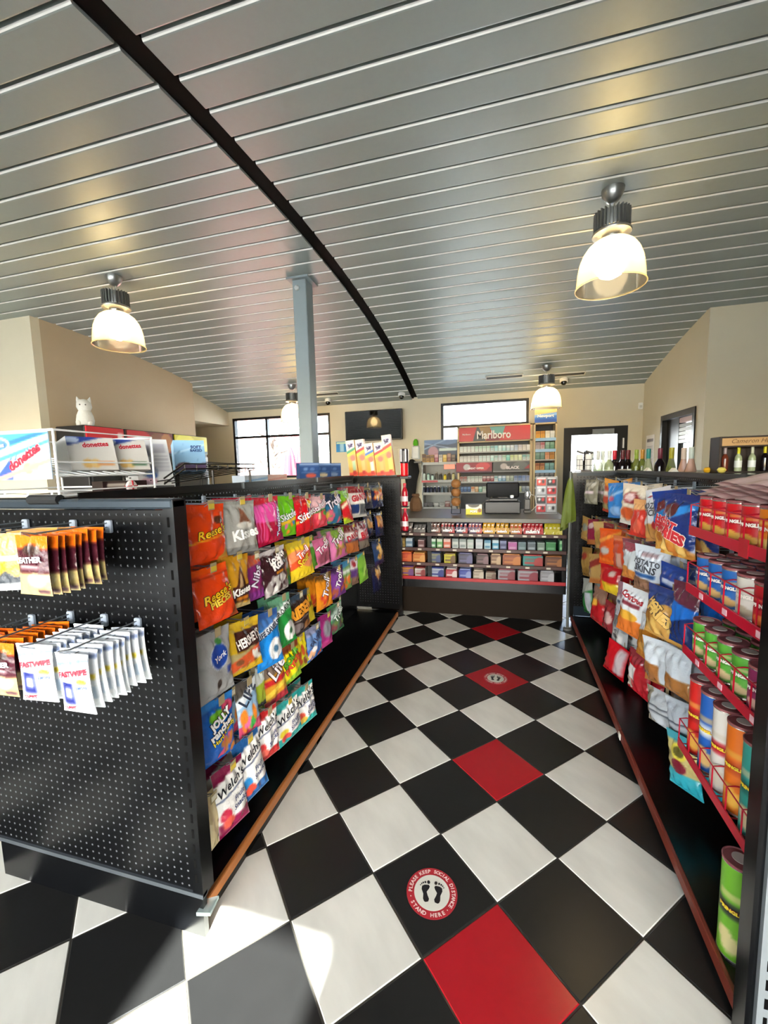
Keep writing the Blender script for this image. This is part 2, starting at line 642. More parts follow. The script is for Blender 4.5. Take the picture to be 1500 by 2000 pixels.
# walls
def wall_y(name, x0, x1, y, z0, z1, holes=(), t=.12, m=None, face=-1):
    """wall in a plane of constant y with rectangular holes; t thick going away from the viewer"""
    xs = sorted({x0, x1} | {h[i] for h in holes for i in (0, 1)})
    zs = sorted({z0, z1} | {h[i] for h in holes for i in (2, 3)})
    mb = MB()
    for i in range(len(xs) - 1):
        for j in range(len(zs) - 1):
            cx, cz = (xs[i] + xs[i + 1]) / 2, (zs[j] + zs[j + 1]) / 2
            if any(h[0] < cx < h[1] and h[2] < cz < h[3] for h in holes):
                continue
            mb.box(xs[i], xs[i + 1], y, y + t, zs[j], zs[j + 1])
    return struct(mb.build(name, m or M_WALL))
def wall_x(name, x, y0, y1, z0, z1=None, holes=(), t=.12, m=None):
    """wall in a plane of constant x, its top following the ceiling when z1 is None"""
    mb = MB()
    ys = sorted({y0, y1} | {h[i] for h in holes for i in (0, 1)} | ({y0 + (y1 - y0) * i / 10 for i in range(1, 10)} if z1 is None else set()))
    zs = sorted({z0} | {h[i] for h in holes for i in (2, 3)})
    for i in range(len(ys) - 1):
        a, b = ys[i], ys[i + 1]
        cy = (a + b) / 2
        for j in range(len(zs)):
            lo = zs[j]
            last = j == len(zs) - 1
            ha = (ceil_z(a) + .03 if z1 is None else z1) if last else zs[j + 1]
            hb = (ceil_z(b) + .03 if z1 is None else z1) if last else zs[j + 1]
            cz = (lo + min(ha, hb)) / 2
            if any(h[0] < cy < h[1] and h[2] < cz < h[3] for h in holes):
                continue
            mb.add([(x, a, lo), (x + t, a, lo), (x + t, b, lo), (x, b, lo), (x, a, ha), (x + t, a, ha), (x + t, b, hb), (x, b, hb)],
                   [(0, 3, 2, 1), (4, 5, 6, 7), (0, 1, 5, 4), (1, 2, 6, 5), (2, 3, 7, 6), (3, 0, 4, 7)])
    return struct(mb.build(name, m or M_WALL))
WL = (-5.25, -3.09, 1.33, 2.56)
WB = (-.95, .535, 1.0, 2.59)
DB = (1.09, 2.04, 0.0, 2.06)
wall_y('wall_back', -1.43, 2.37, Y_BACK, 0, ceil_z(Y_BACK) + .04, [WB, DB])
wall_y('wall_back_left', -6.5, -1.43, 6.25, 0, ceil_z(6.25) + .05, [WL])
DR = (4.39, 5.42, .2, 2.1)
wall_x('wall_right', 2.25, 4.31, 6.2, 0, None, [DR])
wall_y('wall_right_return', 2.25, X_R, 4.19, 0, ceil_z(4.19) + .03, t=.12)
wall_x('wall_right_front', X_R, Y_FRONT, 4.2, 0)
wall_y('wall_left_return', X_L, -5.08, 2.36, 0, ceil_z(2.36) + .03, t=.1)
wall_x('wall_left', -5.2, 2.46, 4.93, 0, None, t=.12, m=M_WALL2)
wall_x('wall_left_front', X_L - .12, Y_FRONT, 2.46, 0)
mb = MB()
mb.prism([(4.93, 2.42), (6.25, 2.42), (6.25, ceil_z(6.25) + .03), (5.6, ceil_z(5.6) + .03), (4.93, ceil_z(4.93) + .03)], -6.3, -5.33, 'x')
struct(mb.build('wall_left_soffit', M_WALL))
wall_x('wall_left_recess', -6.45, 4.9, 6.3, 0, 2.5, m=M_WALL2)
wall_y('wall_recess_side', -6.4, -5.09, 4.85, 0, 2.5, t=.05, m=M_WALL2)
# the shop front behind the camera: glazing bars, sill, head
front = struct(MB().box(X_L, X_R, Y_FRONT - .15, Y_FRONT, 2.62, ceil_z(Y_FRONT) + .08).box(1.8, X_R, Y_FRONT - .15, Y_FRONT, 0, 2.62).build('wall_front', M_WALL))  # solid part at right is added to keep daylight off that side
mb = MB()
for x in (-7.15, -5.7, -4.2, -2.7, -1.3, -.62, .42, 1.8, 3.3, 4.95):
    mb.box(x - .03, x + .03, Y_FRONT - .1, Y_FRONT, 0, 2.62)
mb.box(X_L, -.65, Y_FRONT - .1, Y_FRONT, 0, .12)
mb.box(.45, X_R, Y_FRONT - .1, Y_FRONT, 0, .12)
mb.box(X_L, X_R, Y_FRONT - .1, Y_FRONT, 2.3, 2.35)
win = struct(mb.build('window_1', M_FRAME), 'black glazing bars of the shop front behind the viewer')
MB().box(X_L, X_R, Y_FRONT - .052, Y_FRONT - .048, .1, 2.62).build('pane', M_GLASS, win)

# back windows
def window(name, y, x0, x1, z0, z1, vs=(), hs=(), f=.045, label=None):
    mb = MB()
    mb.box(x0, x1, y - .01, y + .09, z1 - f, z1)
    mb.box(x0, x1, y - .01, y + .09, z0, z0 + f)
    mb.box(x0, x0 + f, y - .01, y + .09, z0 + f, z1 - f)
    mb.box(x1 - f, x1, y - .01, y + .09, z0 + f, z1 - f)
    for v in vs:
        mb.box(v - f / 2, v + f / 2, y, y + .08, z0 + f, z1 - f)
    for h in hs:
        mb.box(x0 + f, x1 - f, y, y + .08, h - f / 2, h + f / 2)
    o = struct(mb.build(name, M_FRAME), label)
    xs = [x0] + list(vs) + [x1]
    zs = [z0] + list(hs) + [z1]
    for i in range(len(xs) - 1):
        for j in range(len(zs) - 1):
            MB().box(xs[i] + f, xs[i + 1] - f, y + .038, y + .044, zs[j] + f, zs[j + 1] - f).build('pane', M_GLASS, o)
    return o
window('window_2', 6.27, *WL[:2], WL[2], WL[3], (-4.48, -3.72), (2.17,), label='black framed window of six panes beside the grey column')
window('window_3', 6.22, *WB[:2], WB[2], WB[3], (), (2.18,), label='wide black framed window above the tobacco racks')
# glazed back door
o = struct(MB().box(1.09, 1.21, 6.19, 6.27, 0, 2.06).box(1.89, 2.04, 6.19, 6.27, 0, 2.06).box(1.21, 1.89, 6.19, 6.27, 1.935, 2.06).box(1.21, 1.89, 6.19, 6.27, 0, .25).build('door_1', M_FRAME), 'black framed glass door in the back wall')
MB().box(1.21, 1.89, 6.225, 6.232, .25, 1.935).build('pane', M_GLASS, o)
MB().box(1.52, 1.84, 6.18, 6.189, 1.94, 2.02).build('sign_plate', mat('grey_plate', '7d8488', .4), o)
MB().box(1.965, 1.985, 6.165, 6.19, 1.7, 1.86).build('door_handle', mat('steel_white', 'dfe3e6', .25, .6), o)
# serving hatch in the right wall
mb = MB()
y0, y1, z0, z1 = DR
for q in ((y0, y0 + .06, z0, z1), (y1 - .06, y1, z0, z1), (y0 + .06, y1 - .06, z1 - .07, z1), (y0 + .06, y1 - .06, z0, z0 + .06)):
    mb.box(2.235, 2.38, *q)
mb.box(2.30, 2.38, 4.98, 5.36, z0 + .06, z1 - .07)
o = struct(mb.build('window_4', M_FRAME), 'black framed serving window in the right wall')
for i in range(5):
    z = 1.70 + i * .05
    MB().box(2.30, 2.34, 4.46, 4.97, z, z + .042).build('shutter_slat', mat('shutter_grey', '6d6a64', .4, .5), o)
MB().box(2.30, 2.38, 4.46, 4.97, 1.96, 2.02).build('shutter_box', mat('shutter_pink', 'b08f86', .5), o)
MB().box(2.33, 2.336, 4.46, 4.97, .27, 1.70).build('pane', M_GLASS, o)

# outside: ground, added sun-blocking canopy, trees and folded parasols seen through the back windows
M_CONC = mat('concrete', '8c8c8b', .85, noise=.1, scale=2)
struct(MB().box(-60, 60, -60, 80, -.4, -.16).build('ground', M_CONC))
can = thing('sun_block_canopy', 'white canopy roof outside the shop front behind the viewer', 'canopy')  # added out of view: shuts out direct sun except through its slot
M_BLOCK = mat('sun_block_white', 'd9d9d6', .6)
mb = MB()
mb.box(-9, -.10, -9.5, -3.1, 3.9, 4.0)
mb.box(.40, 8, -9.5, -3.1, 3.9, 4.0)
mb.box(-.10, .40, -4.83, -3.1, 3.9, 4.0)
mb.box(-.10, .40, -9.5, -6.6, 3.9, 4.0)
mb.build('roof', M_BLOCK, can)
for x in (-8, 7):
    MB().box(x - .12, x + .12, -9.2, -8.96, -.16, 3.9).build('post', M_BLOCK, can)
M_BARK = mat('bark', '6b5d50', .9, noise=.2)
M_LEAF = mat('pale_leaves', '8a8f7c', .8)
rg = random.Random(5)
for i, (x, y, h_) in enumerate(((-8.6, 13.5, 4.6), (-5.6, 15.5, 5.2), (-6.9, 19, 5.5))):
    t = thing('bare_tree', ['bare branching tree outside left pane of the back window', 'bare tree outside middle of the back window', 'bare tree farthest behind the back window'][i], 'tree', (x, y, -.16), group='bare trees outside')
    mb = MB()
    mb.tube([(0, 0, 0), (.1, 0, 1.2), (.0, .1, 2.2), (.1, 0, h_ * .7)], [.16, .13, .1, .05], 7)
    mb.build('trunk', M_BARK, t)
    mb = MB()
    for k in range(26):
        a = rg.uniform(0, 2 * PI)
        z = rg.uniform(1.3, h_ * .7)
        L = rg.uniform(.8, 1.9)
        p = Vector((.05, .05, z))
        pts = [p]
        for s_ in range(4):
            a += rg.uniform(-.5, .5)
            p = p + Vector((math.cos(a), math.sin(a), rg.uniform(.1, .9))) * L / 4
            pts.append(p)
        mb.tube(pts, [.045, .035, .025, .018, .01], 5)
    mb.build('branches', M_BARK, t)
M_PARA = mat('parasol_red', 'c21d2b', .8)
for i, (x, y) in enumerate(((-6.15, 10.4), (-5.55, 10.0), (-4.35, 10.5))):
    t = thing('folded_parasol', ['folded red parasol outside, behind the middle window pane', 'folded red parasol outside, left beside the grey column', 'folded red parasol outside, right of the grey column'][i], 'parasol', (x, y, -.16), group='folded parasols outside')
    MB().lathe([(.03, 0), (.03, 2.35)], 8).build('pole', M_FRAME, t)
    seg = 16
    vs, fs = [], []
    for k, (r_, z) in enumerate(((.05, 2.35), (.13, 2.1), (.2, 1.5), (.27, .9), (.3, .62))):
        for s_ in range(seg):
            a = 2 * PI * s_ / seg
            q = r_ * (1 + (.22 if s_ % 2 else -.18) * min(1, k / 2))
            vs.append((q * math.cos(a), q * math.sin(a), z))
    for k in range(4):
        for s_ in range(seg):
            fs.append((k * seg + s_, k * seg + (s_ + 1) % seg, k * seg + seg + (s_ + 1) % seg, k * seg + seg + s_))
    MB().add(vs, fs).build('canopy', M_PARA, t)
o = MB().prism([(-9.5, 0), (-3.0, 0), (-3.0, .95), (-5.0, 1.05), (-6.4, 1.25), (-7.6, 1.6), (-9.5, 1.9)], 11.6, 11.75, 'y').build('painted_garden_wall', mat('mural_pink', 'd9a49a', .8, noise=.3, scale=.6))
tag(o, 'low painted garden wall outside the back window', 'wall')
o = MB().box(-2.2, 3.2, 13, 13.3, -.16, 2.9).build('far_building', mat('far_white', 'd6dadd', .8))
tag(o, 'pale building outside beyond the wide back window', 'building')

# structural column
c = thing('steel_column', 'grey painted square steel column standing left of the candy gondola', 'column', (-1.80, 2.525, 0))
M_COL = mat('column_paint', '7f8b8f', .45, noise=.04)
MB().rbox(-.07, .07, -.075, .075, 0, 3.262, .006).build('shaft', M_COL, c)
MB().box(-.11, .11, -.12, .12, 3.244, 3.262).build('cap_plate', M_COL, c)
MB().lathe([(.022, 0), (.022, .02), (.012, .028)], 8, M=Matrix.Translation((-.02, -.075, 3.17)) @ Matrix.Rotation(R(90), 4, 'X')).build('bolt', mat('bolt_light', 'c9ced0', .4, .4), c)
MB().box(-.12, .12, -.12, .12, .0, .012).build('base_plate', M_COL, c)

# pendant lamps
M_ALU = mat('lamp_aluminium', '9b9d9c', .32, .85)
M_FIN = mat('lamp_fins', '7d7f7e', .4, .6)
def shade_mat():
    m = bpy.data.materials.new('ribbed_acrylic')
    m.use_nodes = True
    n, l = m.node_tree.nodes, m.node_tree.links
    n.remove(n['Principled BSDF'])
    t = n.new('ShaderNodeBsdfTransparent')
    t.inputs[0].default_value = (1, .95, .82, 1)
    tr = n.new('ShaderNodeBsdfTranslucent')
    tr.inputs[0].default_value = (1, .9, .66, 1)
    g = n.new('ShaderNodeBsdfGlossy')
    g.inputs['Roughness'].default_value = .12
    a = n.new('ShaderNodeMixShader')
    b = n.new('ShaderNodeMixShader')
    a.inputs[0].default_value = .5
    lw = n.new('ShaderNodeLayerWeight')
    lw.inputs[0].default_value = .25
    l.new(t.outputs[0], a.inputs[1])
    l.new(tr.outputs[0], a.inputs[2])
    l.new(lw.outputs['Fresnel'], b.inputs[0])
    l.new(a.outputs[0], b.inputs[1])
    l.new(g.outputs[0], b.inputs[2])
    l.new(b.outputs[0], n['Material Output'].inputs[0])
    return m
M_SHADE = shade_mat()
M_BULB = mat('lamp_bulb', 'fff2d8', .4, emit='ffdfa8', estr=20)
M_WIRE = mat('lamp_wire', 'b9b9b4', .4, .4)
def lamp_meshes():
    d = {}
    d['ceiling_canopy'] = (MB().lathe([(.012, -.085), (.03, -.08), (.05, -.06), (.066, -.03), (.07, -.004), (.07, 0)], 24), M_ALU)
    mb = MB()
    for x in (-.012, .012):
        mb.tube([(x, 0, -.06), (x * 1.5, 0, -.16)], .0022, 5)
    d['suspension_wire'] = (mb, M_WIRE)
    mb = MB().lathe([(.085, -.262), (.088, -.258), (.088, -.15), (.08, -.145)], 24)
    for k in range(26):
        a = 2 * PI * k / 26
        mb.box(.083, .112, -.0035, .0035, -.255, -.142, M=Matrix.Rotation(a, 4, 'Z'))
    d['driver_housing'] = (mb, M_FIN)
    d['flange'] = (MB().lathe([(.09, -.264), (.118, -.268), (.122, -.276), (.118, -.284), (.09, -.286), (.06, -.30), (.055, -.322), (.07, -.326)], 28, caps=False), M_ALU)
    seg = 48
    prof = [(.072, -.318), (.115, -.335), (.15, -.365), (.178, -.41), (.196, -.46), (.206, -.52), (.211, -.58), (.213, -.612), (.217, -.614), (.217, -.62)]
    vs, fs = [], []
    for i, (r_, z) in enumerate(prof):
        for k in range(seg):
            a = 2 * PI * k / seg
            q = r_ * (1 + (.004 if k % 2 else -.004) * (i < 8))
            vs.append((q * math.cos(a), q * math.sin(a), z))
    for i in range(len(prof) - 1):
        for k in range(seg):
            fs.append((i * seg + k, i * seg + (k + 1) % seg, (i + 1) * seg + (k + 1) % seg, (i + 1) * seg + k))
    d['shade'] = (MB().add(vs, fs), M_SHADE)
    d['rim'] = (MB().tube([(.216 * math.cos(2 * PI * k / 40), .216 * math.sin(2 * PI * k / 40), -.618) for k in range(40)], .0045, 6, closed=True), M_SHADE)
    d['bulb'] = (MB().lathe([(.03, -.33), (.05, -.36), (.085, -.40), (.10, -.45), (.096, -.50), (.07, -.54), (.03, -.56)], 20), M_BULB)
    return {k: a.mesh(k, m, True) for k, (a, m) in d.items()}
LM = lamp_meshes()
for x, y, lab, pw in ((.737, 1.966, 'large bell pendant lamp at right, nearest the viewer, over the chip gondola', 10),
                  (-3.395, 1.922, 'bell pendant lamp at left, hanging in front of the tan wall', 10),
                  (-3.38, 5.305, 'small far bell pendant lamp partly hidden by the grey column', 10),
                  (.716, 5.369, 'far bell pendant lamp hanging over the tobacco racks', 10)):
    z = ceil_z(y)
    t = thing('pendant_lamp', lab, 'lamp', (x, y, z), group='bell pendant lamps')
    for k, me in LM.items():
        inst(k, me, t)

# ceiling vents, cameras, wall fittings
M_WHITE = mat('white_plastic', 'e4e4e0', .4)
M_BLACKP = mat('black_plastic', '0f1011', .3)
def place_ceiling(x, y):
    th = (y - YC) / RC
    return (x, y, ceil_z(y)), (-math.asin(th), 0, 0)
for x, y, L, lab in ((.12, 5.62, .56, 'slim ceiling vent left of the far lamp'), (1.05, 5.7, .5, 'slim ceiling vent right of the far lamp'), (-3.0, 5.75, .6, 'slim ceiling vent near the grey column')):
    t = thing('ceiling_vent', lab, 'vent', group='slim ceiling vents')
    t.location, t.rotation_euler = place_ceiling(x, y)
    mb = MB()
    for q in ((-L / 2, L / 2, -.055, -.045), (-L / 2, L / 2, .045, .055), (-L / 2, -L / 2 + .012, -.045, .045), (L / 2 - .012, L / 2, -.045, .045)):
        mb.box(*q, -.012, .004)
    mb.build('frame', mat('vent_frame', 'c4c3ba', .5), t)
    MB().box(-L / 2 + .012, L / 2 - .012, -.045, .045, -.003, .001).build('grille_back', M_DARK, t)
    for k in range(3):
        MB().box(-L / 2 + .012, L / 2 - .012, -.03 + k * .028, -.022 + k * .028, -.009, -.003).build('slat', mat('vent_slat', '6a6963', .4, .5), t)
for x, y, lab in ((-1.6, 5.95, 'white dome security camera beside the black ceiling channel'), (-3.0, 5.98, 'white dome security camera right of the grey column'), (1.02, 5.85, 'white dome security camera right of the far lamp'), (3.05, 3.95, 'white dome security camera at the right picture edge')):
    t = thing('dome_camera', lab, 'camera', group='dome security cameras')
    t.location, t.rotation_euler = place_ceiling(x, y)
    MB().lathe([(.058, 0), (.06, -.01), (.06, -.045), (.05, -.055)], 20).build('base', M_WHITE, t)
    MB().lathe([(.046, -.052), (.044, -.07), (.034, -.09), (.016, -.1), (.002, -.102)], 16).build('dome', mat('smoked_dome', '101112', .08), t)
t = thing('wall_sensor', 'small white sensor box on wall by the right corner', 'sensor', (2.2, 6.19, 2.35))
MB().rbox(-.03, .03, -.035, .0, -.05, .05, .006).build('body', M_WHITE, t)
MB().box(-.02, .02, -.037, -.035, -.03, .01).build('lens', mat('sensor_lens', 'c8c8c0', .3), t)
# wall notices
def notice(name, label, w_, h_, loc, rz, base, ops, texts=(), cat='notice'):
    me = card_mesh(name + label, w_, h_, base, ops, .01, .004, origin='centre', material=P_MAT)
    o = inst(name, me, None, loc, rz)
    tag(o, label, cat)
    for s_, wd, c_, at in texts:
        text_on(o, s_, wd, c_, at)
    return o
notice('notice_board', 'white notice on the right wall beside the serving window', .34, .5, (2.245, 5.83, 1.62), R(-90), 'ece8e4', [('r', .12, .8, .88, .88, '8f8a92'), ('h', 12, .12, .1, .88, .7, 'b4b0b8', .4)])
notice('blue_notice', 'blue and white notice on wall left of television', .24, .2, (-2.86, 6.245, 1.9), 0, '2f86c8', [('r', .05, .8, .95, .95, 'cfe6c0'), ('r', .33, .05, .66, .78, '9cc9e4')])
tv = thing('television', 'large black wall television above the snack boxes', 'television', (-2.19, 6.19, 2.265))
MB().rbox(-.55, .55, -.06, .0, -.275, .275, .008).build('casing', M_BLACKP, tv)
MB().box(-.535, .535, -.063, -.0602, -.255, .262).build('screen', mat('tv_screen', '050607', .04, spec=.8), tv)
MB().box(-.15, .15, .0, .05, -.12, .12).build('wall_bracket', M_BLACKP, tv)
# ------------------------------------------------------------------ gondolas
M_BLK = mat('gondola_black', '08090b', .25, .1, .5, bump=.02, bscale=400)
M_HOLE = mat('punched_edge', 'b8bcc0', .35, .5)
M_ORANGE = mat('price_channel_orange', 'a2622f', .4)
M_RUST = mat('price_channel_rust', '7a3427', .4)
M_CHROME = mat('zinc_wire', '8f959c', .3, .7)
def peg_panel(mb, W, H, x0, z0, y=0., pitch=.0254, r=.0036, plain=None, wall=1, back=.004):
    """perforated board looking to -Y: every hole is a real octagonal hole with a bare metal edge"""
    nx, nz = int(W / pitch), int(H / pitch)
    px, pz = W / nx, H / nz
    oct_ = [(math.cos(PI / 4 * k), math.sin(PI / 4 * k)) for k in range(8)]
    sq = [(1, 0), (1, 1), (0, 1), (-1, 1), (-1, 0), (-1, -1), (0, -1), (1, -1)]
    vs, fs, ms = [], [], []
    for i in range(nx):
        for j in range(nz):
            cx, cz = x0 + (i + .5) * px, z0 + (j + .5) * pz
            k = len(vs)
            if plain and plain(cx, cz):
                vs += [(cx - px / 2, y, cz - pz / 2), (cx + px / 2, y, cz - pz / 2), (cx + px / 2, y, cz + pz / 2), (cx - px / 2, y, cz + pz / 2)]
                fs.append((k, k + 1, k + 2, k + 3)); ms.append(0)
                continue
            vs += [(cx + a * px / 2, y, cz + b * pz / 2) for a, b in sq]
            vs += [(cx + a * r, y, cz + b * r) for a, b in oct_]
            vs += [(cx + a * r, y + back, cz + b * r) for a, b in oct_]
            for q in range(8):
                n = (q + 1) % 8
                fs.append((k + q, k + n, k + 8 + n, k + 8 + q)); ms.append(0)
                fs.append((k + 8 + q, k + 8 + n, k + 16 + n, k + 16 + q)); ms.append(wall)
            fs.append(tuple(k + 16 + q for q in range(8))); ms.append(2)
    k = len(mb.v)
    mb.v += vs
    mb.f += [tuple(a + k for a in f) for f in fs]
    mb.m += ms
PEG_M = [M_BLK, M_HOLE, M_DARK]
def upright(parent, x0, x1, y0, y1, z0, z1, slots=True, name='upright', m=None, sm=None):
    o = MB().box(x0, x1, y0, y1, z0, z1).build(name, m or M_BLK, parent)
    if slots:
        mb = MB()
        z = z0 + .05
        while z < z1 - .06:
            cx_ = min((x0 + x1) / 2, x0 + .017)
            mb.box(cx_ - .004, cx_ + .004, y0 - .0006, y0 + .004, z, z + .028)
            z += .0508
        s_ = mb.build('slots', sm or M_DARK, o)
        s_['kind'] = 'stuff'
    return o
# ---- candy gondola on the left
g = thing('gondola_shelf', 'black pegboard candy gondola on the left of the aisle', 'shelving', (0, 0, 0))
GXE, GXS, GY0, GY1 = -.885, -1.34, -.33, 2.5
mb = MB()
peg_panel(mb, .845, 1.2, -1.77, .155, GY0 + .004)
mb.box(-1.77, -.925, GY0 + .009, GY0 + .02, .155, 1.355)
mb.build('end_pegboard', PEG_M, g)
upright(g, -.922, GXE, GY0, GY0 + .05, .14, 1.385)
upright(g, -1.81, -1.773, GY0, GY0 + .05, .14, 1.385)
MB().rbox(-1.81, GXE, GY0 - .004, GY0 + .05, 1.358, 1.388, .008).build('top_rail', mat('rail_blue_grey', '39434c', .25, .4), g)
MB().box(-1.76, GXE - .005, GY0 + .002, GY0 + .02, .0, .14).build('end_kick_plate', M_BLK, g)
MB().box(-1.79, GXE, GY0 - .002, GY0 + .02, .138, .152).build('bottom_rail', mat('rail_grey', '5a6066', .3, .5), g)
mb = MB()
peg_panel(mb, 2.68, 1.2, 0, 0, 0, plain=lambda x, z: z < 1.08)
me = mb.mesh('spine_pegboard', PEG_M)
o = inst('spine_pegboard', me, g, (GXS + .015, GY0 + .07, .17), R(90))
MB().box(GXS - .015, GXS + .008, GY0 + .06, GY1 - .03, .06, 1.385).build('spine', M_BLK, g)
mb = MB()
peg_panel(mb, .44, 1.2, 0, 0, 0)
inst('far_pegboard', mb.mesh('far_pegboard', PEG_M), g, (GXS + .03, GY1 - .012, .15))
MB().box(-1.68, GXE, GY1 - .006, GY1 + .02, .10, 1.385).build('far_end_panel', M_BLK, g)
upright(g, -.905, -.87, GY1 - .03, GY1 + .02, .05, 1.385, False)
MB().box(GXS, -.925, GY0 + .05, GY1 - .01, .055, .075).box(-.97, -.94, GY0 + .05, GY1 - .01, 0, .055).build('base_deck', M_BLK, g)
o = MB().rbox(-.928, -.912, GY0 + .03, GY1 - .03, .038, .078, .003).build('price_channel', M_ORANGE, g)
mb = MB()
for y in (-.30, .62, 1.54, 2.44):
    mb.rbox(-.98, -.905, y - .03, y + .03, 0, .05, .006)
for i, y in enumerate((.62, 1.54, 2.46)):
    MB().rbox(-.985, -.922, y - .035, y + .035, .0, .04, .006).build('foot', M_BLK, g)
MB().box(-.96, -.922, GY0 + .02, GY1, 0, .037).build('kick_plate', M_BLK, g)
MB().box(-1.76, -1.36, GY0 + .03, 2.35, 0, .075).build('base_deck', M_BLK, g)
tr = MB()
tr.box(-1.62, -1.30, GY0 + .01, GY1, 1.386, 1.392)
tr.box(-1.303, -1.298, GY0 + .06, GY1, 1.375, 1.405)
tr.box(-1.80, -1.62, GY0 + .01, .05, 1.386, 1.392)
tr.build('top_tray', M_BLK, g)
for y in (.62, 1.56):
    MB().box(-1.297, -1.29, y - .004, y + .004, 1.372, 1.407).build('tray_joint', M_CHROME, g)
MB().box(-1.26, -.87, GY1 - .16, GY1 + .02, 1.387, 1.397).build('end_top_tray', M_BLK, g)
MB().rbox(-.885, -.79, GY1 - .02, GY1 + .12, 1.36, 1.385, .01).build('side_shelf', mat('side_shelf_grey', '4c4a47', .4), g)
# clear corner guard on the base
o = MB().prism([(-.905, GY0 - .012), (-.862, GY0 - .002), (-.87, GY0 + .05), (-.905, GY0 + .03)], .088, .1, 'z').build('corner_guard', mat('clear_guard', '9fb0b0', .15, alpha=.55), g)
# foam grip on the top edge
o = MB().tube([(-1.42 + .004 * i, GY0 + .002, 1.387) for i in range(0, 31, 3)], .016, 10).build('edge_grip', mat('rubber_black', '121416', .6), g)

# ---- snack gondola on the right (turned a little)
RGO, RGA = Vector((.585, -.22, 0)), R(-1.43)
RGM = Matrix.Translation(RGO) @ Matrix.Rotation(RGA, 4, 'Z')
def rg_pt(x, y, z):
    return RGM @ Vector((x, y, z))
g2 = thing('gondola_shelf', 'black pegboard snack gondola on the right of the aisle', 'shelving', RGO, RGA)
GL = 2.97
mb = MB()
peg_panel(mb, .40, 1.2, .03, .155, GL - .012)
mb.build('far_pegboard', PEG_M, g2)
MB().box(.02, .95, GL - .006, GL + .02, .06, 1.385).build('far_end_panel', mat('gondola_blue_reflect', '14202a', .3, .3), g2)  # bluish reflection put into the panel's base colour
upright(g2, .0, .032, GL - .03, GL + .02, .05, 1.385, False)
M_SLV = mat('slotted_silver', '7d8488', .35, .15, noise=.15, scale=15)
upright(g2, -.002, .014, .0, .05, .0, 1.385, False)
upright(g2, .0145, .075, -.012, .05, .0, 1.385, True, m=M_SLV)
mb = MB()
peg_panel(mb, .78, 1.2, .085, .155, .004)
mb.box(.085, .865, .009, .02, .0, 1.355)
mb.build('end_pegboard', PEG_M, g2)
mb = MB()
peg_panel(mb, 2.86, 1.2, 0, 0, 0, plain=lambda x, z: z < 1.08)
inst('spine_pegboard', mb.mesh('spine_pegboard', PEG_M), g2, (.433, GL - .03, .17), R(-90))
MB().box(.44, .47, .03, GL - .03, .06, 1.385).build('spine', M_BLK, g2)
MB().box(.02, .44, .05, GL - .01, .045, .06).build('base_deck', M_BLK, g2)
for a, b in ((.055, 1.2), (1.21, 2.2), (2.21, GL - .04)):
    MB().rbox(.005, .02, a, b, .028, .07, .003).build('price_channel', M_RUST, g2)
MB().box(.02, .05, .02, GL, 0, .03).build('kick_plate', M_BLK, g2)
MB().box(-.0, .0035, 1.165, 1.195, .034, .066).build('price_tag', mat('tag_white', 'e9e6da', .5), g2)
MB().box(.36, .80, .02, GL + .02, 1.386, 1.393).box(.355, .36, .02, GL + .02, 1.376, 1.40).build('top_tray', mat('tray_blue_grey', '2c3238', .25, .3), g2)
MB().box(.015, .36, GL - .02, GL + .02, 1.386, 1.395).build('end_top_tray', mat('tray_blue_grey'), g2)

# ------------------------------------------------------------------ peg hooks
def hook_meshes(L):
    a = MB().rbox(-.011, .011, -.012, .0, -.03, .008, .003).mesh('back_clip', mat('clip_grey', '9aa5b4', .4))
    b = MB()
    b.tube([(0, -.006, .0), (0, -L + .03, .0), (0, -L, .008)], .0022, 6)
    b.tube([(0, -.006, -.012), (0, -L + .035, -.014), (0, -L + .004, .004)], .0018, 5)
    return a, b.mesh('rod', M_CHROME, True)
HK = {}
M_TAGC = mat('tag_tan', 'b3a37c', .25, alpha=.85)
M_TAGY = mat('tag_yellow', 'd6b83a', .45)
M_TAGW = mat('tag_paper', 'ddd6bf', .5)
TAG_MESH = MB().box(-.016, .016, -.0016, 0, -.028, .006).mesh('price_tag', M_TAGC)
TAG_STRIP = {'y': MB().box(-.0145, .0145, -.0026, -.0017, -.024, -.006).mesh('price_strip', M_TAGY), 'w': MB().box(-.012, .012, -.0026, -.0017, -.022, -.004).mesh('price_strip', M_TAGW)}
def hook(loc, rz, L, label, group, strip=None, tagged=True):
    if L not in HK:
        HK[L] = hook_meshes(L)
    t = thing('peg_hook', label, 'hook', loc, rz, group)
    inst('back_clip', HK[L][0], t)
    inst('rod', HK[L][1], t)
    if tagged:
        p = inst('price_tag', TAG_MESH, t, (0, -L - .002, .008))
        if strip:
            inst('price_strip', TAG_STRIP[strip], p)
    return t

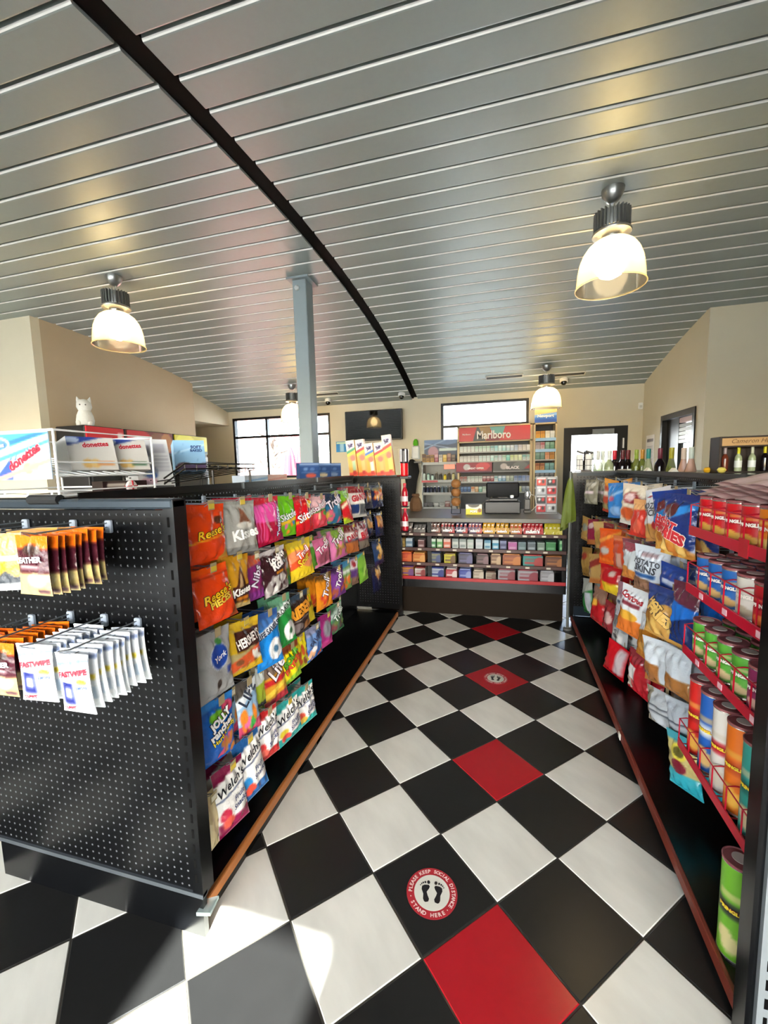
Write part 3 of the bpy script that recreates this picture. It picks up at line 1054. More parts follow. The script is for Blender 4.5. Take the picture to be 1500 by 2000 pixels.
# ------------------------------------------------------------------ printed film bags
# name: (colour, printed shapes, lettering, what it is)
NUT = ['c98a3c', 'a8642a', 'e2b064', '7a4420']
GUM = ['e2332d', '3fa64a', 'f0c52c', '2f75c9', 'f08a2c', 'e86fa5']
WS = lambda c, f1, f2: ([('a', .62, .12, .0, 1, c), ('d', .66, .12, .13, 'f4f2ee'), ('d', .53, .12, .012, '1f2e5c'), ('r', 0, 0, 1, .2, c), ('e', .2, .3, .16, .1, f1), ('e', .28, .17, .17, .1, f2), ('d', .02, .14, .05, c)],
                        [("Welch's", .5, .72, .86, '15181f', 14, dict(shear=.25, bold=.015)), ('Fruit', .66, .47, .34, '2a3a6b', 14, dict(shear=.2)), ('Snacks', .66, .36, .46, '2a3a6b', 14, dict(shear=.2))])
BAGS = {
 'reese': ('e5410c', [('e', .78, .72, .13, .07, '5a2a14'), ('d', .36, .1, .012, 'f2b21f'), ('t', [(.72, 0), (1, 0), (1, .25)], 'b8862a')], [("Reese's", .55, .53, .7, 'f7c61e', 10, dict(outline='3a1508', shear=.25))], 'orange bag of peanut butter cups'),
 'kiss': ('9d9c97', [('a', .93, 0, 0, 1, '8b8a85'), ('t', [(.42, .55), (.82, .55), (.55, .88)], '7c4a36'), ('e', .6, .52, .24, .07, 'c9c4bb'), ('r', 0, .0, 1, .12, '7b7a77')], [('Kisses', .6, .37, .72, 'f6f6f4', 8, dict(bold=.04))], 'silver bag of foil chocolate drops'),
 'twiz': ('c2184a', [('a', .9, 0, 0, 1, 'd3102f'), ('b', .88, 0, 0, 1, 'e4479c'), ('b', .52, -.1, 0, 1, 'b4123c'), ('r', .8, 0, 1, .88, '8d2052'), ('v', 4, 0, .1, .3, .85, 'f27cc0', .25)], [('Twizzlers', .72, .42, .62, 'eef0ff', 78, dict(outline='2b2f6e'))], 'pink bag of strawberry licorice twists'),
 'skitg': ('6fc31f', [('s', 7, GUM, .1, .1, .9, .4, .09, 3), ('d', .3, .15, .04, 'f2c32c')], [('Skittles', .5, .52, .85, 'ffffff', 14, dict(outline='2d6b10'))], 'lime green bag of sour chewy sweets'),
 'skitr': ('cf1420', [('e', .75, .75, .2, .1, 'f2c32c'), ('e', .9, .68, .12, .08, '3f8fd0'), ('d', .33, .15, .035, 'f0a52c'), ('a', .93, 0, 0, 1, 'a30f18')], [('Skittles', .5, .5, .85, 'ffffff', 14, dict(outline='7a0a10'))], 'red bag of rainbow fruit sweets'),
 'water': ('d83a4e', [('a', .55, .05, .05, 1, 'e9b7bd'), ('s', 14, ['e8576a', 'f2c9a0', '4f9b45', 'e23a4a'], .05, .05, .95, .5, .12, 8), ('d', .5, .1, .03, '3d8b40')], [('Starburst', .5, .72, .85, 'f5e9ee', 18, dict(outline='5a1c2c'))], 'pink red bag of watermelon chews'),
 'trollib': ('2d6f96', [('a', .55, .1, .08, 2, '22324f'), ('s', 10, ['57b04a', 'e3b84a', 'd9627a', '3fb0b6'], .05, .05, .95, .45, .12, 4)], [('Trolli', .5, .72, .8, 'efe4f3', 22, dict(outline='1d2436'))], 'blue bag of sour gummy worms'),
 'redgreen': ('cc1f2a', [('a', .62, .2, 0, 1, '7fbf2c'), ('b', .2, -.2, 0, 1, 'b8d42e'), ('d', .5, .3, .05, 'f3e7c8')], [], 'narrow red and green bag of chews'),
 'giants': ('8a1420', [('b', .78, 0, 0, 1, 'eceae4'), ('r', 0, .5, 1, .78, 'e9e4e0'), ('r', 0, .12, .45, .42, '20376b'), ('r', .5, .1, 1, .42, '4a4f55'), ('b', .1, 0, 0, 1, 'c9c7be')], [('GIANTS', .55, .64, .8, 'b3182a', 6, dict(bold=.05))], 'red and white bag of sunflower seeds'),
 'nutsA': ('1b2140', [('s', 16, NUT, .2, .3, .9, .65, .1, 2), ('r', .1, .78, .9, .86, '8d8a5e')], [], 'dark navy bag of mixed nuts'),
 'nutsB': ('1a2650', [('s', 26, ['d2571f', 'e88a3a', 'b8401c', 'f0b060'], .15, .3, .9, .78, .1, 6), ('r', .1, .82, .9, .9, 'a09a6a')], [], 'navy bag of orange snack mix'),
 'nutsC': ('1a2148', [('s', 14, NUT, .25, .35, .8, .8, .12, 9)], [], 'navy bag of almonds'),
 'nutsD': ('1b2350', [('r', .15, .4, .85, .9, 'c8863c'), ('s', 8, NUT, .2, .4, .8, .85, .12, 19)], [], 'navy bag of honey peanuts'),
 'nutsE': ('1d3a66', [('s', 20, ['e2b568', 'c98d3a', 'f0d090'], .3, .3, .95, .75, .12, 12), ('b', .22, 0, 0, 1, '221a48')], [], 'blue bag of cashews'),
 'nutsF': ('161b3c', [('s', 18, ['e2b568', 'c98d3a', 'efe0b8'], .3, .4, .95, .85, .11, 13)], [], 'lowest navy bag of pistachios'),
 'pieces': ('ea4310', [('a', .9, 0, 0, 1, 'f2550f'), ('d', .84, 0, .01, 'a82a06'), ('t', [(.75, .0), (1, .0), (1, .2)], '7a3a1c')], [("Reese's", .55, .52, .75, 'f7c61e', 12, dict(outline='3a1508', shear=.25)), ('PIECES', .58, .38, .55, 'f5d04a', 12, dict(bold=.04, outline='6a2408'))], 'orange bag of candy coated peanut butter sweets'),
 'almond': ('c98f1c', [('t', [(.25, .1), (.98, .1), (.62, .8)], '4a2418'), ('r', .32, .1, 1, .42, '45211a'), ('t', [(.5, .38), (.72, .38), (.61, .7)], 'c9a878'), ('r', .45, .14, .9, .2, 'c4761e'), ('b', .08, 0, .02, 2, 'b9a06a')], [('Kisses', .62, .32, .6, 'f6f3ec', 8, dict(bold=.04))], 'gold and brown bag of almond chocolate drops'),
 'nibs': ('8a2a6e', [('a', .72, .1, 0, 1, 'c4553a'), ('b', .2, 0, 0, 1, '7d2a7e')], [('Nibs', .5, .52, .8, 'e8dff0', 65, dict(outline='3a1436'))], 'narrow purple and orange bag of licorice bits'),
 'tootsie': ('35191f', [('e', .5, .12, .48, .3, 'd8d4d2'), ('s', 30, ['3a2328', 'efece8', '8a8280', 'c4beb8'], .08, .02, .92, .36, .09, 3), ('r', .4, .45, .75, .5, 'd98a24'), ('a', .9, 0, .02, 2, 'c9c2c4')], [('Tootsie', .55, .8, .72, 'f3f0ee', 12, dict(bold=.05)), ('Roll', .52, .66, .42, 'f3f0ee', 12, dict(bold=.05))], 'dark brown bag of chewy chocolate rolls'),
 'mike': ('6d9b35', [('r', 0, .55, 1, .9, 'e2e6ee'), ('b', .3, 0, 0, 1, '3f8a44')], [], 'narrow green and white candy bag'),
 'slam': ('e6bb22', [('a', .84, .0, 0, 1, 'c9b12e'), ('b', .72, .05, .05, 1, 'ee8f5f'), ('b', .3, .05, .08, 1, 'e9c92c'), ('d', .38, .28, .09, 'e2572c')], [('Trolli', .52, .68, .5, 'f7eef2', 20, dict(outline='c22c4a')), ('Sour', .5, .5, .5, 'f6dd3c', 22, dict(outline='a92a14'))], 'yellow and orange bag of sour gummies'),
 'grn2': ('5c9a34', [('s', 8, ['c9702a', '88b83a', '2f6a2a'], .1, .1, .9, .5, .14, 2), ('r', .1, .7, .9, .8, 'dfe8e0')], [], 'narrow green bag of gummies'),
 'pinkA': ('d06a94', [('e', .5, .3, .4, .24, '8f4a5c'), ('b', .08, 0, 0, 1, 'e48fb4')], [('Trolli', .5, .7, .8, 'f6e6f0', 25, dict(outline='6b2a4c'))], 'pink bag of peach gummy rings'),
 'pinkB': ('c8659c', [('a', .5, .25, .1, 1, '7ea83c'), ('s', 16, ['b98a4a', '7d5a3c', 'd9a45c', '8fae4a'], .2, .05, .95, .5, .1, 5), ('r', 0, 0, .2, 1, 'dd7fb4')], [('Trolli', .5, .72, .75, 'f8f0f6', 25, dict(outline='3a2a44'))], 'pink and green bag of gummy worms'),
 'biga': ('7a2a2c', [('r', 0, .45, 1, .75, 'e6e2e0'), ('b', .42, 0, 0, 1, 'b96a34'), ('d', .43, .05, .03, '2a3a6b')], [('DAVID', .5, .6, .8, 'b02430', 14, dict(bold=.05))], 'red brown and white bag of roasted seeds'),
 'bigb': ('7d2038', [('r', 0, .4, 1, .68, 'ece8e6'), ('b', .3, 0, 0, 1, '7d7468'), ('s', 14, ['e8dede', '5a1424'], .05, .7, .95, .95, .07, 4)], [('BIGS', .5, .54, .7, 'c01f30', 10, dict(bold=.05))], 'maroon bag of salted seeds'),
 'york': ('a3a4a4', [('e', .58, .6, .27, .2, 'dfe3ea'), ('e', .58, .6, .25, .185, '1f48a8'), ('e', .62, .82, .07, .05, '3f7d3a'), ('e', .5, .2, .08, .07, '3a241c'), ('r', .78, .28, .9, .4, '2f3f8a')], [('York', .58, .6, .34, 'f2f4f8', 14, dict(shear=.3))], 'grey bag of mint patties with blue round badge'),
 'hersh': ('c9a31f', [('a', .84, .06, 0, 1, 'd8b42c'), ('r', .26, .42, .97, .82, '40211c'), ('b', .4, .06, .02, 2, 'a89868'), ('d', .14, .25, .1, 'd1562c'), ('s', 14, ['e9e4da', '7a4a2c', 'c4562a'], .2, .05, .95, .36, .09, 6), ('b', .06, .12, 0, 1, 'c9a31f')], [("HERSHEY'S", .6, .62, .62, 'efe9e2', 12, dict(bold=.03, height=.04))], 'gold bag of assorted chocolate miniatures'),
 'lifeb': ('1b7fd0', [('a', .72, 0, 0, 1, '3f6fb0'), ('d', .58, .2, .06, 'eceff4'), ('e', .66, .3, .3, .2, 'eef1f2'), ('e', .66, .3, .1, .07, '3f6a8a'), ('a', .88, 0, 0, 1, '31599a')], [('LIFE SAVERS', .5, .67, .85, '20304c', 16, dict(bold=.03, height=.026))], 'blue bag of mint rings'),
 'lifeg': ('1f8a3c', [('a', .7, 0, 0, 1, '7fb094'), ('d', .62, .25, .06, 'eceff0'), ('e', .66, .28, .3, .2, 'eef1ee'), ('e', .66, .28, .1, .07, '3f7a52'), ('a', .85, 0, 0, 1, '6aa784')], [('PEP-O-MINT', .5, .73, .85, '1f3a2c', 18, dict(bold=.03, height=.026))], 'green bag of mint rings'),
 'riesen': ('33211d', [('a', .82, .05, 0, 1, '3a4a5c'), ('b', .82, .05, 0, 1, '2f1d1a'), ('e', .3, .2, .25, .12, '7d7070'), ('e', .78, .16, .2, .13, '8a5c34'), ('d', .36, .05, .01, 'b9b0a4')], [('RIESEN', .52, .6, .9, 'e89a2c', 6, dict(bold=.06, height=.062))], 'black and brown bag of chocolate caramels'),
 'yel3': ('d8c41f', [('b', .5, 0, 0, 1, 'e6d22a'), ('r', .2, .5, .8, .62, '6a4a1c')], [], 'narrow yellow candy bag'),
 'orang': ('dd8a1c', [('a', .86, 0, .03, 2, '6b4a20'), ('s', 8, ['e8552c', 'f0a02c', 'c93f2a'], .2, .05, .9, .45, .13, 3)], [('Trolli', .52, .66, .75, 'f8f0f4', 60, dict(outline='3a2030'))], 'orange bag of gummy octopuses'),
 'purp': ('7d3f96', [('a', .84, 0, .03, 2, '40264f'), ('s', 8, ['b0563c', '9a62b4', '5c2a74'], .1, .05, .9, .4, .13, 4)], [('Trolli', .52, .66, .75, 'f8f0f4', 58, dict(outline='301a3c'))], 'purple bag of gummy bears'),
 'grnw': ('6f9a58', [('a', .75, .1, 0, 1, '3f86b4'), ('s', 9, ['d8702c', '78b04a', 'e8d8c8'], .1, .1, .9, .45, .14, 5), ('r', .1, .6, .9, .72, 'dfe6e4')], [], 'green and blue bag of gummies'),
 'david': ('5b3a7c', [('r', 0, .6, 1, .95, 'e2dfe2'), ('e', .5, .78, .2, .12, 'b02a3a'), ('b', .3, 0, 0, 1, '8a6a58')], [], 'purple and white bag of seeds'),
 'grn3': ('7cb83a', [('a', .85, .1, 0, 1, '3fa6b0'), ('s', 6, ['a8d860', '5c9a2c'], .1, .1, .9, .7, .14, 6)], [], 'light green bag of sour gummies'),
 'jolly': ('1260c0', [('a', .85, .05, 0, 1, '2f86d8'), ('e', .5, .72, .28, .1, '67b02c'), ('e', .78, .8, .2, .09, 'd8486a'), ('s', 12, ['d8a43a', 'd8587a', 'c9803a'], .5, .08, .95, .32, .08, 3)], [('JOLLY', .52, .66, .62, 'f4f4f4', 22, dict(bold=.06, outline='101018')), ('rancher', .54, .53, .7, 'f4f4f4', 22, dict(bold=.05, outline='101018')), ('Hard Candy', .6, .42, .7, 'f0dc3a', 24, dict(outline='1c1c1c'))], 'blue bag of hard fruit candy'),
 'gumA': ('8fb0c8', [('a', .6, .2, 0, 1, '4a4f44'), ('b', .25, 0, 0, 1, 'c9446a'), ('s', 8, GUM, .1, .2, .9, .6, .16, 2)], [], 'narrow multicoloured bag of gummy rings behind another'),
 'gumB': ('8fb4d4', [('a', .62, .2, 0, 1, '55504a'), ('b', .22, 0, 0, 1, 'cf4a70'), ('d', .6, .3, .08, 'e8eef2'), ('s', 8, GUM, .1, .2, .9, .5, .16, 7)], [('LIFE', .5, .74, .8, '2a3446', 40, {})], 'multicoloured bag of gummy rings'),
 'gumC': ('3c4238', [('d', .6, .3, .1, '8f9a4a'), ('b', .3, 0, 0, 1, '6b8a2c')], [], 'dark green bag of sour rings'),
 'gumD': ('b8cf3a', [('a', .55, .1, 0, 1, 'e4eae2'), ('b', .12, 0, 0, 1, '2a2c34')], [], 'very narrow lime bag of sour rings'),
 'lsyel': ('d89a2c', [('a', .6, .1, 0, 1, '7d6a5c'), ('d', .5, 0, .06, 'c42a2c'), ('b', .12, .1, 0, 1, 'b0303c'), ('d', .22, .2, .06, 'f0cf4a')], [('Life', .6, .75, .7, 'ece6ea', 30, dict(outline='3c2a2c'))], 'yellow and red striped bag of chews'),
 'sourp': ('e6d41c', [('a', .82, .0, 0, 1, '8a3f24'), ('b', .1, .2, 0, 1, '8fc02c')], [('SOUR', .5, .68, .75, '5aa42c', 26, dict(bold=.06, outline='2a3a10')), ('PATCH', .54, .5, .75, 'd8502c', 26, dict(bold=.06, outline='5a1c10'))], 'bright yellow bag of sour sugar candies'),
 'sourq': ('c4d028', [('a', .5, .1, 0, 1, 'e8d81c'), ('s', 5, ['c9582c', '8a4a24'], .2, .2, .9, .6, .16, 3)], [], 'yellow green bag of sour candies'),
 'lsblu': ('6a8cc0', [('b', .35, .1, .05, 2, '2f66b8'), ('a', .75, .1, 0, 1, '8d93b4'), ('s', 6, ['e8b48a', 'e8e4e4', 'd86a4a'], .1, .05, .9, .35, .12, 4)], [('SAVERS', .5, .62, .8, '2a3050', 24, {})], 'pale blue bag of gummy sharks'),
 'magen': ('a02a78', [('e', .5, .55, .3, .25, '8a8a94'), ('b', .2, 0, 0, 1, 'c9408c')], [], 'magenta bag of berry chews'),
 'grn4': ('3fa05a', [('r', .1, .05, .95, .95, '4a6a54'), ('d', .6, .3, .08, 'b0c4bc'), ('s', 7, ['8a3f4a', '6a8a4a', '2a3a34'], .1, .1, .9, .4, .13, 4)], [('Trolli', .55, .66, .7, 'e4ece8', 30, dict(outline='1f3c2a'))], 'green bag of gummy crawlers'),
 'plenty': ('d9c79c', [('d', .5, .9, .03, 'e8e0d8'), ('e', .8, .16, .16, .04, '4a382c'), ('r', 0, .1, .3, .22, 'b03a4c'), ('e', .9, .45, .2, .06, '5c4030')], [], 'beige bag of licorice candy at lowest corner'),

}
for k, c, f1, f2, nm in (('welp', '8a1a48', 'c92a4a', 'e05a4a', 'white and maroon bag of fruit snacks'), ('welb', '1f5fa0', '2f86c8', 'd8503c', 'white and blue bag of fruit snacks'), ('welr', 'c22a2c', 'd83a3c', 'e8685a', 'white and red bag of fruit snacks'), ('welt', '2fa09c', 'e0c83a', 'd85048', 'white and teal bag of fruit snacks, left one'), ('welu', '2aa5a0', 'd8503c', 'e8c048', 'white and teal bag of fruit snacks, right one')):
    a, b = WS(c, f1, f2)
    BAGS[k] = ('efedea', a, b, nm)

def make_bag(key, label, w_, h_, d_, M, rz_txt=True, table=None, near=True, group=None, seed=None, cat='candy bag'):
    base, ops, txt, _ = (table or BAGS)[key]
    sd_ = seed if seed is not None else sum(map(ord, key))
    me, fn = bag_mesh(key, w_, h_, d_, base, ops, sd_, .0055 if near else .011)
    t = bpy.data.objects.new('snack_bag', me)
    COL.objects.link(t)
    t.matrix_world = M
    tag(t, label, cat, group)
    if rz_txt:
        lean = .012 * math.sin(sd_ * 1.7)
        for s_, u, v, wf, c_, rot, kw in txt:
            kw = dict(kw)
            text_on(t, s_, wf * w_, c_, ((u - .5) * w_ + lean * (1 - v), -h_ * (1 - v)), rot, lambda X, Z, f_=fn: f_(X, Z), **kw)
    return t
ROWN = ['top', 'second', 'third', 'fourth', 'lowest']
LEFT = [  # row, name, X, Y, z of the top, width, height, bags on the hook
 (0,'reese',-1.0,-.06,1.345,.175,.20,3),(0,'kiss',-1.0,.125,1.345,.185,.205,2),(0,'twiz',-1.0,.335,1.342,.20,.205,4),(0,'skitg',-1.03,.575,1.334,.155,.20,2),(0,'skitr',-1.0,.70,1.327,.19,.20,2),
 (0,'water',-1.0,.887,1.31,.19,.18,2),(0,'trollib',-1.0,1.105,1.31,.2,.185,2),(0,'redgreen',-1.0,1.31,1.319,.15,.22,2),(0,'giants',-1.0,1.56,1.335,.26,.225,2),(0,'nutsA',-1.03,1.88,1.333,.18,.19,2),(0,'nutsB',-1.0,2.12,1.317,.22,.19,2),
 (1,'pieces',-1.0,-.07,1.125,.17,.205,3),(1,'almond',-1.0,.085,1.135,.165,.205,2),(1,'nibs',-1.02,.235,1.105,.12,.19,2),(1,'tootsie',-1.0,.37,1.106,.19,.205,2),(1,'mike',-1.06,.54,1.04,.11,.16,1),(1,'slam',-1.0,.63,1.10,.2,.2,2),(1,'grn2',-1.04,.81,1.08,.13,.185,2),(1,'pinkA',-1.0,.91,1.065,.16,.165,2),(1,'pinkB',-1.0,1.14,1.08,.22,.19,2),(1,'biga',-1.0,1.42,1.07,.2,.195,2),(1,'bigb',-1.0,1.67,1.064,.2,.205,2),(1,'nutsC',-1.03,1.92,1.106,.2,.205,1),(1,'nutsD',-1.0,2.15,1.075,.18,.2,1),
 (2,'york',-1.0,-.07,.89,.18,.24,2),(2,'hersh',-1.0,.105,.865,.2,.2,2),(2,'lifeb',-.99,.265,.845,.165,.24,2),(2,'lifeg',-1.0,.41,.868,.16,.24,2),(2,'riesen',-1.0,.585,.828,.22,.205,2),(2,'yel3',-1.05,.76,.79,.13,.19,1),(2,'orang',-1.0,.925,.842,.18,.2,3),(2,'purp',-1.0,1.12,.837,.175,.19,2),(2,'grnw',-1.0,1.29,.843,.16,.2,2),(2,'david',-1.0,1.45,.826,.16,.19,1),(2,'grn3',-1.0,1.625,.827,.16,.22,1),(2,'nutsE',-1.0,2.06,.853,.22,.215,1),
 (3,'jolly',-1.0,-.075,.635,.165,.22,2),(3,'gumA',-1.03,.03,.603,.12,.175,1),(3,'gumB',-1.0,.10,.616,.12,.215,1),(3,'gumC',-1.05,.2,.603,.12,.2,1),(3,'gumD',-1.02,.225,.605,.09,.18,1),(3,'lsyel',-1.02,.345,.595,.16,.205,2),(3,'sourp',-1.0,.47,.606,.17,.19,1),(3,'sourq',-1.02,.60,.59,.14,.18,1),(3,'lsblu',-1.0,.76,.59,.18,.175,2),(3,'magen',-1.0,.925,.6,.16,.19,1),(3,'grn4',-1.0,1.08,.61,.18,.18,1),(3,'nutsF',-1.0,2.02,.638,.22,.22,1),
 (4,'plenty',-.985,-.175,.34,.12,.20,1),(4,'welp',-.97,-.075,.385,.15,.23,2),(4,'welb',-.97,.04,.413,.15,.24,2),(4,'welr',-.97,.19,.437,.15,.205,2),(4,'welt',-.97,.365,.383,.175,.205,3),(4,'welu',-.97,.54,.357,.175,.2,2)]
rg = random.Random(11)
for row, key, X, Y, zt, w_, h_, n in LEFT:
    nm = BAGS[key][3]
    d_ = min(.06, .028 + .12 * w_)
    L = X + .03 - (GXS + .017)
    hz = zt + .004
    rowtxt = ROWN[row] + ' row of the candy gondola'
    hook((GXS + .017, Y, hz), R(90), round(L, 2), 'grey wire peg hook holding the ' + nm, 'peg hooks, ' + rowtxt, rg.choice(['y', 'w', None, None]) if row else ('y' if Y < .3 else None), tagged=True)
    for i in range(n):
        x = X - i * d_ * 1.25
        tw = (rg.uniform(-6, 6) - 9) if i == 0 else tw * .5
        M = Matrix.Translation((x, Y + rg.uniform(-.004, .004), zt)) @ Matrix.Rotation(R(90 + tw), 4, 'Z') @ Matrix.Rotation(R(rg.uniform(-5, 2) - (4 if i == 0 else 1)), 4, 'X') @ Matrix.Rotation(R(rg.uniform(-4, 4)), 4, 'Y')
        if i == 0:
            make_bag(key, nm + ', ' + ROWN[row] + ' row', w_, h_, d_, M, True, near=Y < .9)
        else:
            make_bag(key, nm + ', ' + ORD[i] + ' on its hook', w_, h_, d_, M, False, near=Y < .9, group='hidden twins of ' + nm)
# single empty hooks low at the back
for i, (Y, Z) in enumerate(((.86, .53), (1.0, .56), (1.24, .60), (2.27, 1.33), (2.27, 1.12), (2.27, .90), (2.27, .70), (1.75, .62))):
    hook((GXS + .017, Y, Z), R(90), .3, 'bare wire peg hook, ' + ['nearest of two below yellow gummies', 'right of two below yellow gummies', 'lowest row beside green bag', 'topmost at far end', 'second from top at far end', 'third from top at far end', 'lowest at far end', 'alone on the lower black board'][i], 'bare peg hooks of the candy gondola', 'w')
# ------------------------------------------------------------------ end panel: hanging wipes
BAGS.update({
 'leather': ('4a1c28', [('a', .78, 0, 0, 1, 'f07018'), ('b', .36, 0, 0, 1, 'c9b478'), ('e', .5, .76, .3, .1, '3c2a26'), ('e', .6, .26, .3, .12, 'ded0a0'), ('r', .6, .03, .95, .1, '5a3a4a'), ('h', 3, .1, .44, .75, .52, 'e8dede', .35)], [('LEATHER', .46, .6, .76, 'f0eef0', 4, dict(bold=.05))], 'orange and maroon pouch of leather wipes'),
 'fast': ('e9edf2', [('r', .1, .14, .48, .52, '28327e'), ('r', .2, .26, .42, .42, 'c8ccd8'), ('e', .7, .54, .12, .05, 'e8d03a'), ('e', .83, .54, .1, .05, 'e8d03a'), ('r', .55, .16, .88, .38, 'c2d4e6'), ('d', .8, .1, .04, '7a8ab0')], [('FASTWIPE', .52, .68, .82, 'c81f38', 9, dict(bold=.05)), ('LEMON', .72, .45, .34, '3a5a9c', 6, {}), ('GIANT', .3, .09, .36, 'c81f38', 3, dict(bold=.05))], 'white and blue packet of lemon wipes'),
 'silv': ('c8c8c6', [('a', .6, .05, .04, 1, 'd8944a'), ('b', .5, .05, .0, 1, 'd8b02c'), ('b', .3, 0, .05, 2, '3f444a'), ('b', .12, 0, 0, 1, 'd8dadc')], [], 'silver and orange crumpled pouch'),
 'brown': ('4a2014', [('a', .75, 0, 0, 1, 'e05a18'), ('s', 8, ['8a2f1c', 'b0451f', '2c1410'], .1, .1, .9, .6, .15, 3)], [], 'dark orange pouch of tyre wipes'),
})
def end_stack(X, Z, key, n, w_, h_, ystart, label, tilt=0, step=.021):
    hook((X, GY0 + .004, Z), 0, .24, 'grey wire peg hook holding the ' + label.replace('front ', ''), 'peg hooks on the end panel', None, False)
    for i in range(n):
        y = ystart + i * step
        M = Matrix.Translation((X + rg.uniform(-.004, .004) , y, Z - .006 + rg.uniform(-.004, .004))) @ Matrix.Rotation(R(tilt + rg.uniform(-5, 5)), 4, 'Z') @ Matrix.Rotation(R(rg.uniform(-3, 3)), 4, 'Y')
        make_bag(key, (label if i == 0 else ORD[i] + ' pouch from the front, behind the ' + label.replace('front ', '')), w_, h_, .017, M, i == 0, cat='pouch', group=None if i == 0 else 'stacked behind ' + label)
end_stack(-1.117, 1.318, 'leather', 8, .105, .15, -.545, 'front leather wipe pouch on the upper row', 6)
end_stack(-1.253, 1.318, 'silv', 5, .125, .15, -.525, 'front silver and orange pouch on the upper row', 8, .03)
end_stack(-1.449, 1.318, 'silv', 4, .125, .15, -.535, 'front silver pouch at left picture edge', 8, .03)
end_stack(-1.041, 1.025, 'fast', 9, .105, .155, -.535, 'front lemon wipe packet at lower right', 4)
end_stack(-1.168, 1.028, 'fast', 8, .105, .155, -.53, 'front lemon wipe packet in lower middle', 4)
end_stack(-1.303, 1.028, 'leather', 8, .105, .15, -.53, 'front leather wipe pouch on the lower row', 5)
end_stack(-1.47, 1.005, 'brown', 6, .105, .15, -.525, 'front dark orange pouch on the lower row', 5)

# ------------------------------------------------------------------ top of the candy gondola: bakery racks
M_WWIRE = mat('white_wire', 'e8ebec', .35)
M_BWIRE = mat('black_wire', '141414', .35, .3)
rk = thing('wire_bread_rack', 'white wire bakery rack standing on the end of candy gondola', 'rack', (0, 0, 0))
x0, x1, y0, y1, z0, z1 = -1.78, -1.305, -.325, .045, 1.395, 1.60
mb = MB()
for x in (x0, x1):
    for y in (y0, y1):
        mb.tube([(x, y, z0), (x, y, z1)], .004, 6)
for z in (z0 + .004, z0 + .018, z1):
    mb.tube([(x0, y0, z), (x1, y0, z), (x1, y1, z), (x0, y1, z)], .004, 6, closed=True)
mb.build('frame', M_WWIRE, rk)
mb = MB()
for i in range(9):
    y = y0 + .02 + i * (y1 - y0 - .04) / 8
    mb.tube([(x1 - .01, y, 1.46), (x0 + .02, y, 1.535)], .0028, 5)
mb.tube([(x1, y0, 1.502), (x1, y1, 1.502)], .003, 5)
mb.tube([(x1, y0, 1.46), (x1, y1, 1.46)], .003, 5)
for i in range(5):
    x = x1 - .03 - i * .1
    mb.tube([(x, y0, z0 + .004), (x, y0, z0 + .018)], .003, 5)
mb.build('tilted_shelf', M_WWIRE, rk)
sg = inst('bakery_sign', card_mesh('bakery_sign', .25, .148, 'b4cde4', [('a', .34, .42, 0, 1, '3f98dc'), ('d', .5, .4, .07, 'a8d8f4'), ('d', .68, .32, .05, '2468c4'), ('a', .98, .0, 0, 1, 'e0e6ee'), ('e', .14, .76, .2, .15, 'eef2f6'), ('e', .14, .76, .17, .12, '4a78b8'), ('b', .3, .34, 0, 1, 'c8c8cc'), ('t', [(.0, 0), (.3, 0), (.36, .5)], '2f50b4'), ('t', [(.22, .0), (.34, .0), (.46, .58)], '2f50b4'), ('e', .62, .24, .09, .13, 'cfb078'), ('e', .72, .28, .08, .12, 'dcc08c'), ('d', -.02, .42, .05, 'd89a80')], .005, .003), None, (-1.46, y0 + .006, 1.45), 0)
tag(sg, 'blue and white bakery sign in the front of wire rack', 'sign')
text_on(sg, 'donettes', .15, 'c01f34', (.02, .072), 26, outline='f2e4e8', bold=.04)
text_on(sg, 'Hostess', .06, 'f0f4fa', (-.09, .11), 4)
def carton(key, w_, h_, d_, base, ops, label, M, texts=(), cat='box', side=None, top=None, name='carton', cell=.006, group=None):
    o = bpy.data.objects.new(name, card_mesh(key, w_, h_, base, ops, cell, d_, top, side))
    COL.objects.link(o)
    o.matrix_world = M
    tag(o, label, cat, group)
    for s_, wd, c_, at, rot, kw in texts:
        text_on(o, s_, wd, c_, at, rot, **kw)
    return o
DON = lambda c: [('t', [(0, .72), (.8, 1.02), (0, 1.02)], '2a3f8e'), ('e', .12, .9, .14, .1, 'b4c4dc'), ('e', .36, .2, .12, .14, 'd8b06a'), ('e', .52, .2, .1, .14, 'e0c080'), ('r', .56, .14, .92, .28, c)]
TILT = Matrix.Rotation(R(-14), 4, 'X')
for i, (y, c, nm) in enumerate(((-.135, 'd08a4c', 'white donut box with orange strip on wire rack'), (.01, '3f6a4c', 'white donut box with green strip on wire rack'))):
    M = Matrix.Translation((-1.375, y, 1.478)) @ Matrix.Rotation(R(74), 4, 'Z') @ TILT
    carton('donut%d' % i, .15, .12, .1, 'd8d6d2', DON(c), nm, M, [('donettes', .085, 'c81f38', (.012, .093), 6, dict(outline='f4e4e4', bold=.03))], cat='donut box')
M = Matrix.Translation((-1.40, .16, 1.41)) @ Matrix.Rotation(R(62), 4, 'Z') @ Matrix.Rotation(R(-18), 4, 'X')
carton('donut_side', .14, .21, .16, 'd6d8dc', [('r', .1, .62, .45, .86, '8f8c98'), ('r', .52, .7, .9, .9, 'b4b4c0'), ('h', 8, .52, .3, .95, .66, 'a8a8b4', .4), ('e', .35, .3, .24, .14, '8a92a8'), ('e', .4, .22, .16, .07, '4060a0'), ('e', .3, .1, .25, .07, 'c8a8b8')], 'large pale grey bakery carton leaning behind donut boxes', M)
rk2 = thing('wire_bread_rack', 'black wire bakery rack behind the white rack', 'rack', (0, 0, 0))
x0, x1, y0, y1 = -1.62, -1.31, .10, .76
mb = MB()
